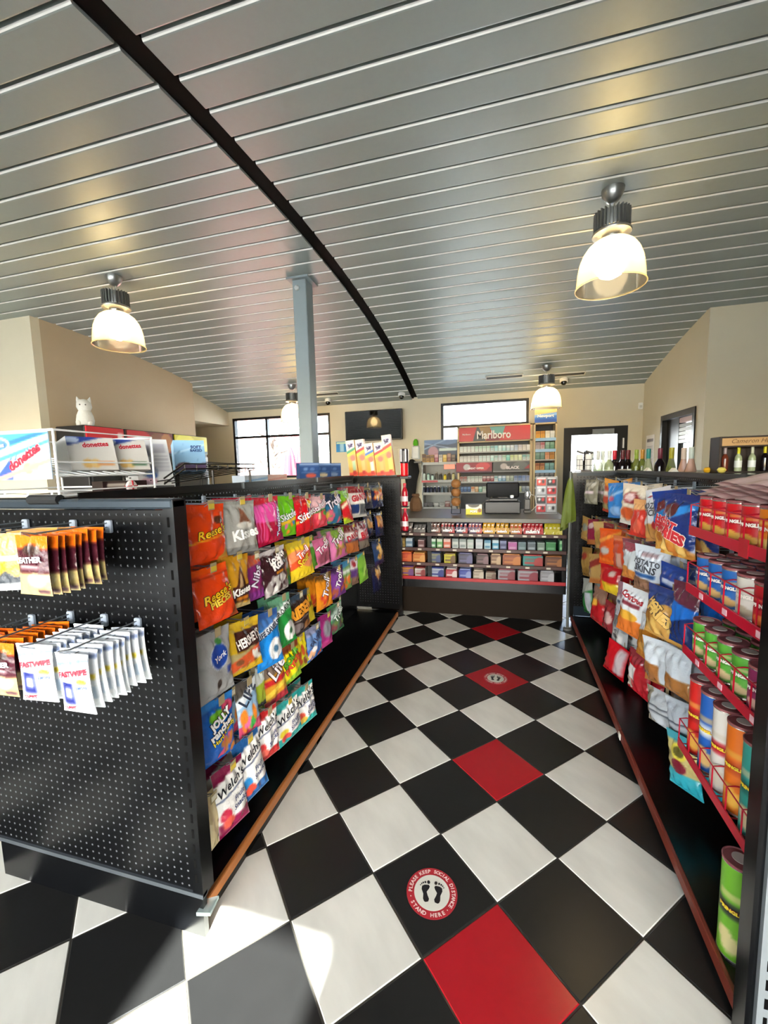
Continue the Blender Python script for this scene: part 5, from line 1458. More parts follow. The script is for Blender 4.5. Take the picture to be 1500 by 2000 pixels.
for lab, dx, gl, cp, lb in (('small amber bottle with silver cap in wooden display', -.09, mat('glass_amber', '6a3020', .08, alpha=.85), '9a8a88', None), ('small bottle with yellow cap and white label, left', -.03, G_C, 'c8c420', 'd8dcd4'), ('small clear bottle with pale cap and white label', .03, G_C, 'b8bca4', 'd8dcd8'), ('small dark bottle with yellow cap in wooden display', .085, G_D, 'c8bc20', None), ('small clear bottle at far right of wooden display', .145, G_C, 'd0d0c0', 'd8d8d0')):
    bottle(lab, (1.25 + dx, 1.30, 1.4), gl, cp, None, lb, .125)
for i, (x, y, c, nm) in enumerate(((1.11, 1.36, 'd8a420', 'small yellow citrus ornament on gondola top'), (1.13, 1.26, 'd8c860', 'pale yellow citrus ornament on gondola top'))):
    o = MB().lathe([(.001, 0), (.014, .004), (.02, .016), (.014, .028), (.001, .032)], 14).build('citrus_ornament', mat('citrus_' + c, c, .4), None, True)
    o.location = (x, y, 1.3935)
    tag(o, nm, 'ornament')

# ------------------------------------------------------------------ floor stickers
def sticker(x, y, r_, label, text=True, rz=0.):
    t = thing('floor_sticker', label, 'sticker', (x, y, .0002), rz)
    seg = 48
    def ring(a, b, z, n=seg):
        vs = [(a * math.cos(2 * PI * k / n), a * math.sin(2 * PI * k / n), z) for k in range(n)] + [(b * math.cos(2 * PI * k / n), b * math.sin(2 * PI * k / n), z) for k in range(n)]
        return vs, [(k, (k + 1) % n, n + (k + 1) % n, n + k) for k in range(n)]
    MB().lathe([(r_, 0), (r_, .0006)], seg).build('backing', mat('sticker_red', 'a8222e', .45), t)
    MB().lathe([(r_ * .70, .0006), (r_ * .70, .0010)], seg).build('centre_disc', mat('sticker_white', 'cfcfc4', .45), t)
    def foot(sx):
        mb = MB()
        out = [(-.02, -.62), (.16, -.6), (.24, -.45), (.18, -.2), (.16, .0), (.34, .18), (.42, .32), (.36, .42), (.1, .46), (-.08, .4), (-.14, .2), (-.08, -.1), (-.14, -.4), (-.1, -.56)]
        P = [((a - .1) * sx * -1 * .62, b * .62) for a, b in out]
        mb.add([(a * r_, b * r_, .0014) for a, b in P], [tuple(range(len(P)))])
        for k, (a, b, q) in enumerate(((.38, .6, .1), (.17, .62, .065), (.03, .6, .055), (-.08, .55, .045), (-.17, .47, .035))):
            n = 10
            c = ((a - .1) * sx * -1 * .62, b * .62)
            mb.add([((c[0] + q * .62 * math.cos(2 * PI * j / n)) * r_, (c[1] + q * .75 * math.sin(2 * PI * j / n)) * r_, .0014) for j in range(n)], [tuple(range(n))])
        return mb
    for sx in (-1, 1):
        o = foot(sx).build('footprint', mat('sticker_black', '15161a', .5), t)
        o.location = (sx * .24 * r_, -.02 * r_, 0)
        o.rotation_euler = (0, 0, R(-12 * sx))
    if text:
        def arc(s_, a0, a1, flip=False):
            n = len(s_)
            mb = MB()
            for i, ch in enumerate(s_):
                if ch == ' ':
                    continue
                V, Fc, sz = text_mesh(ch, .03)
                an = R(a0 + (a1 - a0) * (i + .5) / n)
                sc = r_ * .2
                ro = an - PI / 2 if not flip else an + PI / 2
                cx, cy = r_ * .85 * math.cos(an), r_ * .85 * math.sin(an)
                mb.add([(cx + sc * (x_ * math.cos(ro) - y_ * math.sin(ro)), cy + sc * (x_ * math.sin(ro) + y_ * math.cos(ro)), .0012) for x_, y_ in V], Fc)
            me = bpy.data.meshes.new('lettering')
            me.from_pydata(mb.v, [], mb.f)
            me.materials.append(ink('f0d8d0'))
            link(bpy.data.objects.new('lettering', me), t)
        arc('PLEASE KEEP SOCIAL DISTANCE', 186, -36)
        arc('STAND HERE', 208, 308, True)
        MB().lathe([(r_ * .02, .0006), (r_ * .02, .0012)], 8, c=(r_ * .85 * math.cos(R(197)), r_ * .85 * math.sin(R(197)), 0)).lathe([(r_ * .02, .0006), (r_ * .02, .0012)], 8, c=(r_ * .85 * math.cos(R(-44)), r_ * .85 * math.sin(R(-44)), 0)).build('dots', mat('sticker_white'), t)
    return t
sticker(-.218, -.02, .087, 'round red footprint sticker on the black tile nearest the viewer', True, R(6))
sticker(-.004, 1.521, .08, 'round footprint sticker on a red tile farther up the aisle', True, R(-4))
# ------------------------------------------------------------------ sales counter with candy shelves
def XU(u):
    return -.917 + (u - 785) * .00486
ct = thing('sales_counter', 'grey topped sales counter with candy shelves at end of aisle', 'counter', (0, 0, 0))
CX0, CX1, CYF = -1.26, .60, 2.60
M_TOP = mat('counter_grey', '5f5d57', .35, noise=.08, scale=40)
M_SHF = mat('shelf_maroon', '3a1a16', .4)
MB().rbox(CX0, CX1, CYF - .04, 3.45, .945, .985, .004).build('counter_top', M_TOP, ct)
MB().box(CX0, CX1, 2.95, 3.40, 0, .945).build('cabinet', mat('cabinet_dark', '121110', .5), ct)
MB().box(CX0, CX1, 2.73, 2.95, 0, .30).build('recessed_base', mat('base_brown', '1c140c', .65, spec=.15, noise=.1, scale=8), ct)
SHZ = [.835, .69, .545, .405]
for i, z in enumerate(SHZ):
    o = MB().box(CX0, CX1, CYF, 2.95, z - .012, z).build('shelf', M_BLK, ct)
    MB().rbox(CX0, CX1, CYF - .012, CYF, z - .028, z + .004, .003).build('price_rail', mat('rail_red', 'a01c26', .4) if i == 3 else M_SHF, o)
    if i < 3:
        for k in range(16 if i == 0 else 9):
            x = -.88 + k * (.093 if i == 0 else .165) + rg.uniform(-.015, .015)
            if abs(x + .62) < .04 or x > .57: continue
            MB().box(x - .018, x + .018, CYF - .0145, CYF - .012, z - .021, z - .005).build('price_tag', mat('tag_cream', 'b8b0a0', .5), o)
MB().box(CX0, CX1, CYF - .005, 2.95, .30, .376).build('bottom_panel', M_BLK, ct)
for x in (CX0 + .02, -.62, CX1 - .015):
    MB().box(x - .02, x + .02, CYF - .002, 2.95, .3, .945).build('post', M_BLK, ct)
ROWS = [
 # row, px left, px right, height, colour, second colour, name
 (0,787,812,.075,'8a8078','4a2a24','grey and brown candy carton'),(0,813,838,.06,'6a6662','8a8680','plain grey candy carton'),
 (0,846,868,.105,'4a2c24','8a4a34','brown button candy carton'),(0,869,896,.11,'4a201c','c01c24','brown and red button candy carton'),(0,897,921,.11,'2a2450','c0302c','navy and red button candy carton'),(0,922,948,.11,'5a3460','c8402c','purple and red button candy carton'),(0,949,972,.105,'e0a018','e0b020','left yellow button candy carton'),(0,973,998,.105,'dc9c14','e0b020','right yellow button candy carton'),(0,999,1021,.105,'c88a3c','d84a24','tan and orange button candy carton'),(0,1022,1058,.112,'b81420','d83a3c','bright red button candy carton'),(0,1060,1096,.085,'d8c82c','f0e060','yellow candy bar carton'),
 (1,787,796,.08,'b89a4c','8a6a2c','tan gum tub'),(1,797,812,.08,'5f7f98','c4d0d8','blue gum tub'),(1,822,836,.065,'6a3a3c','d8c0c0','dark pink gum tub'),
 (1,846,859,.08,'2f8a4c','d8e8dc','green gum tub at left end'),(1,860,872,.08,'4f9a44','dfe8d8','lime green gum tub'),(1,873,888,.08,'d0542c','e8d0c8','orange gum tub'),(1,890,903,.085,'d4dcd8','8a9a98','first white gum tub'),(1,904,918,.085,'ccd4d2','7a8a88','second white gum tub'),(1,919,932,.08,'d0d8d4','b0c4b8','third white gum tub'),(1,935,949,.085,'dce4e8','c4d0d8','tall white gum tub'),(1,951,964,.078,'b8dce8','3f8ab0','pale blue gum tub'),(1,966,979,.08,'2f98c0','d8ecf4','cyan gum tub'),(1,980,993,.075,'2a3468','8a94c0','navy gum tub'),(1,995,1012,.065,'c060a8','e0b0d8','pink gum pack'),(1,1013,1028,.065,'5a7a80','9ab4b8','grey teal gum pack'),(1,1030,1045,.065,'5c6c74','b0c0c8','slate gum pack'),(1,1047,1061,.065,'7a9484','b8d0c0','sage gum pack'),(1,1062,1080,.07,'2f8a48','7ac08a','green gum pack'),(1,1085,1098,.085,'48a060','a8e0a8','light green gum tub at right end'),
 (2,787,810,.085,'d0401c','e8702c','red orange candy bar carton'),(2,811,837,.08,'c86a1c','e8a85c','orange candy bar carton'),
 (2,846,868,.085,'8a8a68','3a4a7a','olive and blue candy carton'),(2,874,897,.085,'d8cc20','6a4a14','yellow candy carton with brown band'),(2,902,930,.09,'35304c','6a6a98','navy candy carton'),(2,936,960,.085,'3a2224','8a6a70','dark brown candy carton'),(2,963,983,.09,'7a5034','d8b890','gold and brown candy carton'),(2,985,1019,.092,'9a4a24','d8843c','wide orange brown candy carton'),(2,1022,1058,.09,'2f9a94','b83c3c','teal and red candy carton'),(2,1061,1098,.085,'6a3a28','b8743c','brown candy carton at right end'),
 (3,787,813,.08,'d88a1c','7a4a8a','orange and purple candy carton'),(3,815,837,.075,'dcdad4','8a2c2c','white candy carton with red band'),(3,847,874,.08,'c4ccdc','2a3a8a','white and blue candy carton'),(3,877,900,.075,'b01c2c','e8d8d8','red candy carton on bottom shelf'),(3,903,927,.075,'1f38a0','98a8e0','blue candy carton'),(3,930,951,.07,'a89a88','d8ccb8','beige candy carton'),(3,954,974,.06,'b8b09a','6a4a3a','cream candy carton'),(3,977,1009,.09,'a4a0a8','8a2c3c','left silver candy carton'),(3,1013,1050,.09,'aca8b0','942c40','middle silver candy carton'),(3,1053,1078,.085,'a0a0a6','c8c8d0','right silver candy carton'),
]
def dim(c, k=.8):  # darkens carton colours to stand in for shade at the counter
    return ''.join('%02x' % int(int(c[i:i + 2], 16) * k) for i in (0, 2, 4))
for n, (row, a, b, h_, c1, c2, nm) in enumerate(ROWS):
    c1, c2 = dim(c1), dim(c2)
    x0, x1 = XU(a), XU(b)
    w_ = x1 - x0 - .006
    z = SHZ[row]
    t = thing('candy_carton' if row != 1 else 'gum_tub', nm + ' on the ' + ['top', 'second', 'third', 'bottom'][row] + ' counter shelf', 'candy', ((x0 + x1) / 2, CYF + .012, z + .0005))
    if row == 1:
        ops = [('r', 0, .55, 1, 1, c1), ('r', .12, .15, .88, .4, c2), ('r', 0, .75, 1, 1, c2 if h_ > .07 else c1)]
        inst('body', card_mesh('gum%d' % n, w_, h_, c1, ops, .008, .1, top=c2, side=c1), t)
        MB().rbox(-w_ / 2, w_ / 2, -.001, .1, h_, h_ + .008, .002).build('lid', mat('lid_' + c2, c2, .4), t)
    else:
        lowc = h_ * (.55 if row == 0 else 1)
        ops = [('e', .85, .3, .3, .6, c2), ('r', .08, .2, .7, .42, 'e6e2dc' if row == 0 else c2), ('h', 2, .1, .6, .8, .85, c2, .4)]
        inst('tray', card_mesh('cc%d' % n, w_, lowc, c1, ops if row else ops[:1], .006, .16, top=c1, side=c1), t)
        if row == 0:
            k = max(2, int(w_ / .03))
            me = bag_mesh('wrap_' + c1 + c2, .034, .085, .012, c1, [('e', .5, .5, .3, .2, c2), ('r', .2, .65, .8, .75, 'd8d0c8')], 3, .006, .06)[0]
            for q in range(k):
                for r_ in range(2):
                    o = inst('wrapped_bar', me, t, (-w_ / 2 + (q + .5) * w_ / k, .018 + .04 * r_, h_ + .012 * r_))
                    o.rotation_euler = (R(-12), 0, R(rg.uniform(-6, 6)))
            if 'button' in nm:
                text_on(t, "m&m's", w_ * .7, 'f0ece6', (-.005, lowc * .45), 0, bold=.05, outline='2a1a18')
        else:
            for q in range(2):
                MB().rbox(-w_ / 2 + .006, w_ / 2 - .006, .012 + .05 * q, .05 + .05 * q, lowc - .01, lowc + .012, .004).build('wrapped_bar', mat('wrap_' + c2, c2, .3), t)

# ---- on the counter
CZ = .9855
reg = thing('cash_register', 'black cash register with drawer and screen seen from behind', 'register', (.06, 3.10, CZ))
MB().rbox(-.172, .172, -.14, .22, 0, .12, .008).build('drawer', mat('register_black', '1a1e23', .35), reg)
MB().rbox(-.13, .15, -.10, .16, .12, .15, .008).build('deck', mat('register_black'), reg)
mb = MB().rbox(-.16, .165, -.02, .03, .155, .315, .014, M=Matrix.Translation((0, .05, .0)) @ Matrix.Rotation(R(12), 4, 'X'))
mb.build('screen_casing', M_BLACKP, reg)
MB().rbox(-.05, .06, .0, .05, .14, .2, .006).build('screen_stand', M_BLACKP, reg)
MB().rbox(.07, .11, -.11, -.07, .15, .185, .01).build('scanner_head', mat('steel_white'), reg)
mb = MB().tube([(-.17, -.12, .02), (-.2, -.1, .09), (-.1, .0, .16), (-.06, .05, .17)], .004, 6)
mb.build('cable', mat('cable_tan', '7a7466', .6), reg)
o = inst('snack_display_box', card_mesh('popbox', .155, .1, 'd8cc28', [('a', .55, 0, .04, 1, 'e6e2d0'), ('e', .5, 1.0, .36, .3, '5a564a'), ('e', .86, .42, .12, .2, '8a5a2c')], .005, .1, top='6a6458'), None, (-.215, 2.86, CZ), R(4))
tag(o, 'small yellow and white snack box left of the register', 'box')
text_on(o, 'POPS', .07, 'f2f0e6', (.0, .032), 0, bold=.06, outline='8a7a1c')
st = thing('wire_bread_stand', 'black wire stand left of the register', 'stand', (-.40, 3.0, CZ))
mb = MB()
for x in (-.045, .045):
    mb.tube([(x, -.04, 0), (x, 0, .06), (x, .02, .33)], .004, 6)
for z in (.07, .17, .26):
    mb.tube([(-.05, -.06, z), (.05, -.06, z), (.05, .06, z), (-.05, .06, z)], .003, 5, closed=True)
mb.tube([(-.045, -.06, 0), (.045, -.06, 0)], .004, 6)
mb.build('frame', M_BWIRE, st)
M_BREAD = mat('bread_crust', '8a5c2e', .6, noise=.3, scale=40, bump=.2, bscale=80)
for i, (z, lab) in enumerate(((.118, 'lowest round brown loaf bag on the wire stand'), (.215, 'middle brown loaf bag on the wire stand'), (.305, 'top brown loaf bag on the wire stand'))):
    r_ = .048
    o = MB().lathe([(.002, -.045), (.03, -.04), (.046, -.018), (.05, .0), (.044, .022), (.028, .04), (.002, .045)], 18, M=Matrix.Rotation(R(8), 4, 'Y')).build('loaf_bag', M_BREAD, None, True)
    o.location = (-.40, 2.985, CZ + z)
    o.scale = (1, .85, 1)
    tag(o, lab, 'bread')
tp = thing('card_terminal', 'silver card terminal with curled cable right of the register', 'terminal', (.30, 3.05, CZ))
MB().rbox(-.035, .035, -.05, .05, 0, .03, .008).rbox(-.03, .03, -.01, .04, .03, .14, .008).build('body', mat('terminal_grey', '4a4844', .35), tp)
MB().lathe([(.018, .14), (.03, .17), (.026, .21), (.008, .225)], 14).build('head', mat('terminal_silver', 'b8b8b8', .25, .7), tp)
MB().tube([(.04, 0, .02), (.09, -.03, .08), (.07, -.02, .17), (.02, 0, .19)], .005, 6).build('cable', mat('cable_white', 'c4bcb0', .5), tp)
dp = thing('gum_stand', 'small counter stand with red and black blister packs', 'stand', (.475, 3.0, CZ))
MB().box(-.10, .10, .03, .04, 0, .36).box(-.10, .10, -.05, .04, 0, .012).build('frame', mat('clear_stand', 'c8ccd0', .2, alpha=.4), dp)
bi = 0
for rz_, z in enumerate((.015, .10, .19, .275)):
    for k, x in enumerate((-.05, .045)):
        c = ['b82028', '1a1a1e', 'a8aab0', 'c83a2c'][(rz_ + 2 * k) % 4]
        o = inst('blister_pack', card_mesh('bl%d%d' % (rz_, k), .082, .075, c, [('e', .3, .5, .12, .2, 'e0e0e0'), ('e', .7, .5, .16, .26, '2a2a2e' if c != '1a1a1e' else 'c0282c'), ('r', 0, .8, 1, 1, 'd0d0d4')], .008, .012), None, (.475 + x, 3.0 + .006, CZ + z))
        tag(o, ['red', 'black', 'silver', 'orange red'][(rz_ + 2 * k) % 4] + ' blister pack, ' + ['left', 'right'][k] + ' in ' + ['bottom', 'second', 'third', 'top'][rz_] + ' row of counter stand', 'blister pack')
pn = thing('hanging_rain_cape', 'olive green rain cape hanging on grey pole at counter end', 'cape', (.612, 2.535, 0))
MB().tube([(0, 0, 0.0), (0, 0, 1.40)], .012, 8).lathe([(.035, 0), (.035, .015), (.02, .02)], 16).build('pole', mat('pole_grey', '6a6c68', .4, .4), pn)
vs, fs = [], []
seg = 20
for k, (r_, z) in enumerate(((.012, 1.36), (.03, 1.33), (.05, 1.24), (.07, 1.12), (.085, 1.0), (.09, .93))):
    for s_ in range(seg):
        a = 2 * PI * s_ / seg
        q = r_ * .6 * (1 + .28 * math.sin(5 * a + k * .3) * min(1, k / 2))
        vs.append((q * math.cos(a) - .02 * k / 5, q * math.sin(a) * .6, z - .05 * math.cos(a - 2.6) * (k / 5)))
for k in range(5):
    for s_ in range(seg):
        fs.append((k * seg + s_, k * seg + (s_ + 1) % seg, (k + 1) * seg + (s_ + 1) % seg, (k + 1) * seg + s_))
MB().add(vs, fs).build('cape', mat('cape_olive', '5c6a1a', .6, noise=.2), pn, True)
bk = thing('wire_basket', 'wire basket of white packets on gondola end by the door', 'basket', (.74, 2.69, 1.3965))
mb = MB()
for z in (.005, .05, .10):
    mb.tube([(-.07, -.05, z), (.07, -.05, z), (.07, .05, z + .02), (-.07, .05, z + .02)], .002, 5, closed=True)
for k in range(6):
    x = -.07 + k * .028
    mb.tube([(x, -.05, .1), (x, -.05, .005), (x, .05, .005), (x, .05, .12)], .0016, 5)
mb.build('wires', M_BWIRE, bk)
for i, (x, y) in enumerate(((-.035, -.01), (.035, -.01))):
    o = thing('salt_bottle', ['left', 'right'][i] + ' white squeeze bottle with slanted black cap in wire basket', 'bottle', (.74 + x, 2.69 + y, 1.3965 + .008), 0)
    MB().rbox(-.026, .026, -.018, .018, 0, .14, .006).build('body', mat('salt_white', 'd8dad8', .4), o)
    MB().rbox(-.03, .03, -.02, .02, .0, .016, .003, M=Matrix.Translation((0, 0, .15)) @ Matrix.Rotation(R(22), 4, 'Y')).build('cap', M_BLACKP, o)

# ------------------------------------------------------------------ tobacco racks behind the counter
M_LG = mat('rack_light_grey', 'a8aaa8', .4)
M_CRM = mat('rack_cream', 'c9b58c', .45)
rc = thing('tobacco_rack', 'wide cream framed tobacco rack with red header sign', 'rack', (0, 5.6, 0))
x0, x1 = -.61, .55
MB().box(x0, x0 + .03, 0, .34, .3, 2.11).box(x1 - .035, x1, 0, .34, .3, 2.11).box(x0, x1, 0, .34, 2.09, 2.11).box(x0, x1, .0, .02, 1.845, 1.865).build('frame', M_CRM, rc)
MB().box(x0, x1, .34, .36, .3, 2.11).build('back_panel', mat('rack_back', '5c5e60', .5), rc)
hd = MB().box(x0 + .03, x1 - .035, -.012, .02, 1.868, 2.085).build('header_sign', mat('sign_red', 'c0202a', .35), rc)
for nm_, poly, c in (('grey_field', [(-.36, 1.868), (-.16, 1.868), (-.27, 2.085), (-.30, 2.085)], '4a4a4e'), ('tan_field', [(-.27, 2.085), (-.16, 1.868), (-.08, 1.99), (-.1, 2.085)], '9a7a4c'), ('teal_field', [(-.1, 2.085), (-.06, 1.99), (.1, 1.96), (.14, 2.085)], '6fa8a0'), ('dark_red_field', [(-.16, 1.868), (.05, 1.868), (.1, 1.96), (-.06, 1.99)], '7a2030')):
    MB().prism(poly, -.0135, -.012, 'y').build(nm_, mat('sign_' + c, c, .4), hd)
text_on(hd, 'Marlboro', .52, 'ece6e0', (-.035, 1.962), 0, lambda X, Z: -.0135, bold=.02, height=.13)
text_on(hd, 'Marlboro', .13, 'f0dcd8', (-.46, 1.98), 0, lambda X, Z: -.012, bold=.02)
RS = [1.70, 1.545, 1.215, 1.045]
for z in RS:
    MB().box(x0 + .03, x1 - .035, .02, .34, z - .022, z).build('shelf', M_LG, rc)
PK = {}
def pack(c1, c2, w_=.054, h_=.088):
    k = (c1, c2, w_, h_)
    if k not in PK:
        PK[k] = card_mesh('pack%s%s%s' % k[:3], w_, h_, c1, [('r', 0, .55, 1, .95, c2), ('r', .2, .2, .8, .35, c2)], w_ / 4, .022, top=c1, side=c1)
    return PK[k]
PCOL = [[('e0e0dc', 'c8d4d0')] * 4 + [('d8e0dc', 'a8c8b8')] * 4 + [('d0dcdc', '7fb0b4'), ('b8dce0', '8fc8d0'), ('b8dce0', 'd8ecec'), ('9ad0d4', 'cfe8ea'), ('b0d4dc', 'e0ecf0'), ('c0d4e4', 'e4ecf2'), ('cad6e4', 'a8bcd4'), ('e0dcd8', 'c8c4d0'), ('e4e0dc', 'd0ccc8'), ('e0dcd8', 'e8e8e8')],
        [('dcdcd8', 'b8b8b8')] * 5 + [('d8e0e0', 'b8ccd0')] * 3 + [('a8d8d8', 'd4e8e8'), ('dce4e4', '8fb8b8'), ('d8e0e4', 'b0c4cc'), ('dce4e0', '9ac4b4'), ('6ac0b8', '9ad8d0'), ('d8e0c8', 'b8cc8a'), ('d4dcc0', 'c8d4a0'), ('d0e0b8', 'e0e8d0'), ('dce0e0', '6aa8a8'), ('d8dcdc', '8ab4b0')],
        [('b0a8a4', '8a4a44')] * 2 + [('dcdcd8', '9aa8a0')] * 4 + [('8a2a34', 'c8b8b8')] * 3 + [('dce0e0', '7aa8b0'), ('6fa8c8', 'e0e8ec'), ('5f90b8', 'd0dce8'), ('9aa89a', 'c8d0c4'), ('8a9a8c', 'b8c4b8'), ('a8b4c8', '6a80b0'), ('98a8c8', '5a74a8'), ('a8b8d8', '7a94c8'), ('b0b8d0', '8a98c0')],
        [('2a4a7a', '6a8ab8')] * 3 + [('d0c8b8', 'c87a4a'), ('b88a5c', 'd8c8a8'), ('5a9a8a', 'c0d8d0')] + [('d4d8d0', '9ab4a0')] * 6 + [('b8c48a', 'd8dcc0')] * 4 + [('8a98a8', 'c0c8d0')] * 2]
for r_ in range(4):
    cols = PCOL[r_]
    for i in range(18):
        x = x0 + .062 + i * .0612
        if r_ >= 2 and i < 2: pass
        c = cols[i % len(cols)]
        o = inst('cigarette_pack', pack(*c), None, (x, 5.628 + rg.uniform(0, .004), RS[r_] + .0005))
        tag(o, ORD[i] + ' cigarette pack from left, ' + ['top', 'second', 'third', 'fourth'][r_] + ' shelf of the wide tobacco rack', 'pack', 'cigarette packs in the wide rack')
for nm_, xa, xb, c, c2, lab, tx in (('left', x0 - .02, -.06, '8a1c34', 'c83a44', 'red tobacco promotion panel in the wide rack', 'GREAT OFFER'), ('right', -.045, x1 - .04, '4a4e52', '6a6e72', 'dark grey tobacco promotion panel in the wide rack', 'BLACK')):
    o = inst('promotion_panel', card_mesh('promo' + nm_, xb - xa, .165, c, [('e', .75, .6, .2, .4, c2), ('e', .3, .55, .1, .3, 'b8b0b4'), ('r', 0, 0, 1, .12, '3a2a44' if nm_ == 'left' else '8a8c90'), ('t', [(.86, .3), (1.02, .3), (1.02, .8)], c if nm_ == 'left' else 'a83a44')], .01, .012), None, ((xa + xb) / 2, 5.598, 1.362))
    tag(o, lab, 'sign')
    text_on(o, tx, .26 if nm_ == 'left' else .2, 'e8e0e4', (.03, .07), 0, bold=.04)
# tall narrow rack
tr2 = thing('tobacco_rack', 'tall narrow cream framed rack with blue header card', 'rack', (.715, 5.4, 0))
MB().box(-.165, -.14, 0, .3, .3, 2.09).box(.14, .165, 0, .3, .3, 2.09).box(-.165, .165, 0, .3, 2.07, 2.09).build('frame', M_CRM, tr2)
MB().box(-.14, .14, .28, .3, .3, 2.07).build('back_panel', mat('rack_back2', '2a2c30', .5), tr2)
hb = inst('header_card', card_mesh('newhead', .31, .19, '3f78c8', [('a', .6, .15, 0, 1, 'd8b87a'), ('d', .5, .12, .1, '7fa8dc'), ('b', .25, 0, 0, 1, '2f5cb4')], .008, .01), tr2, (0, .0, 2.095))
text_on(hb, 'Newport', .23, 'f2f0ea', (0, .09), 0, bold=.04, height=.06)
NS = [1.865, 1.70, 1.545, 1.385, 1.27, 1.12, .99]
NC = [[('d8a02c', 'b87818'), ('d8a02c', 'b87818'), ('e0dccc', 'd0c8b0'), ('c8ccc8', 'e0e0dc')], [('b8a8a8', '98888c'), ('c8b8b8', 'b05a60'), ('6a9a80', '98b8a4'), ('4f8a68', '8ab098')], [('4f7a68', '7a9a8c'), ('4f7a68', '7a9a8c'), ('d8a078', 'c07a4c'), ('c88a2c', '9a6418')], [('c8904c', '8a4a20'), ('c8904c', '8a4a20'), ('5a8a88', '7aa8a4'), ('5a8a88', '7aa8a4')], [('2a2a30', 'a8a8ac')] * 4, [('1c1c20', '5a5a60')] * 4, [('1f1f22', '6a2a2c')] * 4]
for r_, z in enumerate(NS):
    s_ = MB().box(-.14, .14, 0, .28, z - .02, z).build('shelf', M_LG, tr2)
    if r_ in (0, 1, 3):
        MB().box(-.14, .15, -.012, 0, z - .045, z).build('price_strip', mat('strip_blue', '9cc4e4', .4), s_)
    for i in range(4):
        o = inst('cigarette_carton', pack(*NC[r_][i], .062, .105 if r_ < 4 else .07), None, (.715 - .102 + i * .068, 5.42, z + .0005))
        tag(o, ORD[i] + ' pack from left on ' + ORD[r_] + ' shelf of the tall narrow rack', 'pack', 'packs in the tall narrow rack')
# light grey rack at left
lr = thing('display_rack', 'light grey display rack with blue poster left of tobacco rack', 'rack', (-.915, 5.6, 0))
MB().box(-.29, .29, .28, .3, .3, 1.93).box(-.29, -.27, 0, .3, .3, 1.56).build('back_panel', mat('rack_pale', '9ca09e', .5), lr)
LZ = [1.55, 1.255, 1.045, .80]
for i, z in enumerate(LZ):
    s_ = MB().box(-.29, .29, 0, .28, z - .045, z).build('shelf', M_LG, lr)
    if i == 1:
        MB().box(-.29, -.02, -.006, 0, z - .04, z - .008).build('price_strip', mat('strip_red', 'b83a44', .4), s_)
po = inst('poster', card_mesh('poster_w', .56, .38, '4a5a74', [('a', .75, .1, .05, 1, '6a86b0'), ('e', .27, .45, .16, .26, 'b08a98'), ('d', .6, .6, .03, '8aa8cc'), ('d', .85, -.3, .02, '9ab0d0'), ('r', .45, .5, .98, .62, 'c8dcdc'), ('b', .14, 0, 0, 1, '3a3c44')], .012, .006), lr, (0, .25, 1.552))
it = 0
def small(nm, lab, cat, x, z, c1, c2, w_, h_, kind='box', y=5.64):
    if kind == 'box':
        o = inst(nm, pack(c1, c2, w_, h_), None, (x, y, z + .0005))
        tag(o, lab, cat)
    else:
        o = thing(nm, lab, cat, (x, y, z + .0005))
        inst('body', MB().lathe([(w_ / 2, 0), (w_ / 2, h_ * .7), (w_ * .3, h_ * .82), (w_ * .3, h_)], 12).mesh('body', mat('sm_' + c1, c1, .35), True), o)
        inst('cap', MB().lathe([(w_ * .33, h_ * .84), (w_ * .33, h_ * 1.02)], 10).mesh('cap', mat('sm_' + c2, c2, .4), True), o)
    return o
for i, (c1, c2) in enumerate((('8a6a2c', '4a2a1c'), ('a87c30', '5a3a1c'), ('b08838', '6a4a24'), ('8a3a4c', 'c8a0a8'), ('c8c4bc', '9a948c'), ('c09a3c', 'd8c078'), ('7a4a44', 'a8887c'), ('3a2c24', '8a7a6c'))):
    small('cookie_pack', ORD[i] + ' small pack from left under the blue poster', 'pack', -1.17 + i * .07, LZ[0], c1, c2, .062, .12 if i % 3 else .14)
for i, (c1, c2) in enumerate((('c8d4d0', '3a3c3c'), ('b8d8d0', '6a9a94'), ('c0dcd4', '2a2c30'), ('5a5850', 'a8a498'), ('3a3834', '8a8478'), ('d8c42c', '8a7a1c'), ('4a4438', '9a9484'), ('d0cc98', '6a6440'))):
    small('spray_bottle', ORD[i] + ' small bottle from left on second shelf of grey rack', 'bottle', -1.17 + i * .07, LZ[1], c1, c2, .05, .13 - .02 * (i % 3), 'b')
for i in range(9):
    c1, c2 = (('1c2444', 'c8ccd4') if i < 5 else (('4a5a68', 'a8b4bc') if i < 7 else ('5a5450', 'b8b0a4')))
    small('drink_can', ORD[i] + ' small can from left on third shelf of grey rack', 'can', -1.175 + i * .062, LZ[2], c1, c2, .05, .105, 'b')
for i, (c1, c2) in enumerate((('1a1a1e', '5a5a5e'), ('1c1c20', '4a4a4c'), ('8a8a86', 'c8c8c4'), ('c0c0ba', '8a8a86'), ('6a2a24', 'c8c0bc'), ('d8d0c8', '7a3028'))):
    small('phone_accessory_box', ORD[i] + ' small box from left on bottom shelf of grey rack', 'box', -1.16 + i * .095, LZ[3], c1, c2, .08, .07 + .025 * (i > 3))
o = MB().rbox(-.09, .09, -.01, .01, 0, .075, .008).build('open_sign', mat('glow_sign', 'e8907c', .4, emit='e8604a', estr=.6))
o.location = (-.74, 5.585, 1.43)
tag(o, 'small glowing pink sign hanging on the grey rack', 'sign')
MB().box(-.004, .004, -.003, .003, .075, .08).build('clip', M_BLACKP, o)
# back worktop under the racks
o = MB().rbox(-1.32, 1.0, 5.35, 6.15, .0, .30, .01).build('back_cabinet', mat('back_cabinet_grey', '8a8880', .5))
tag(o, 'low grey cabinet under the tobacco racks', 'cabinet')
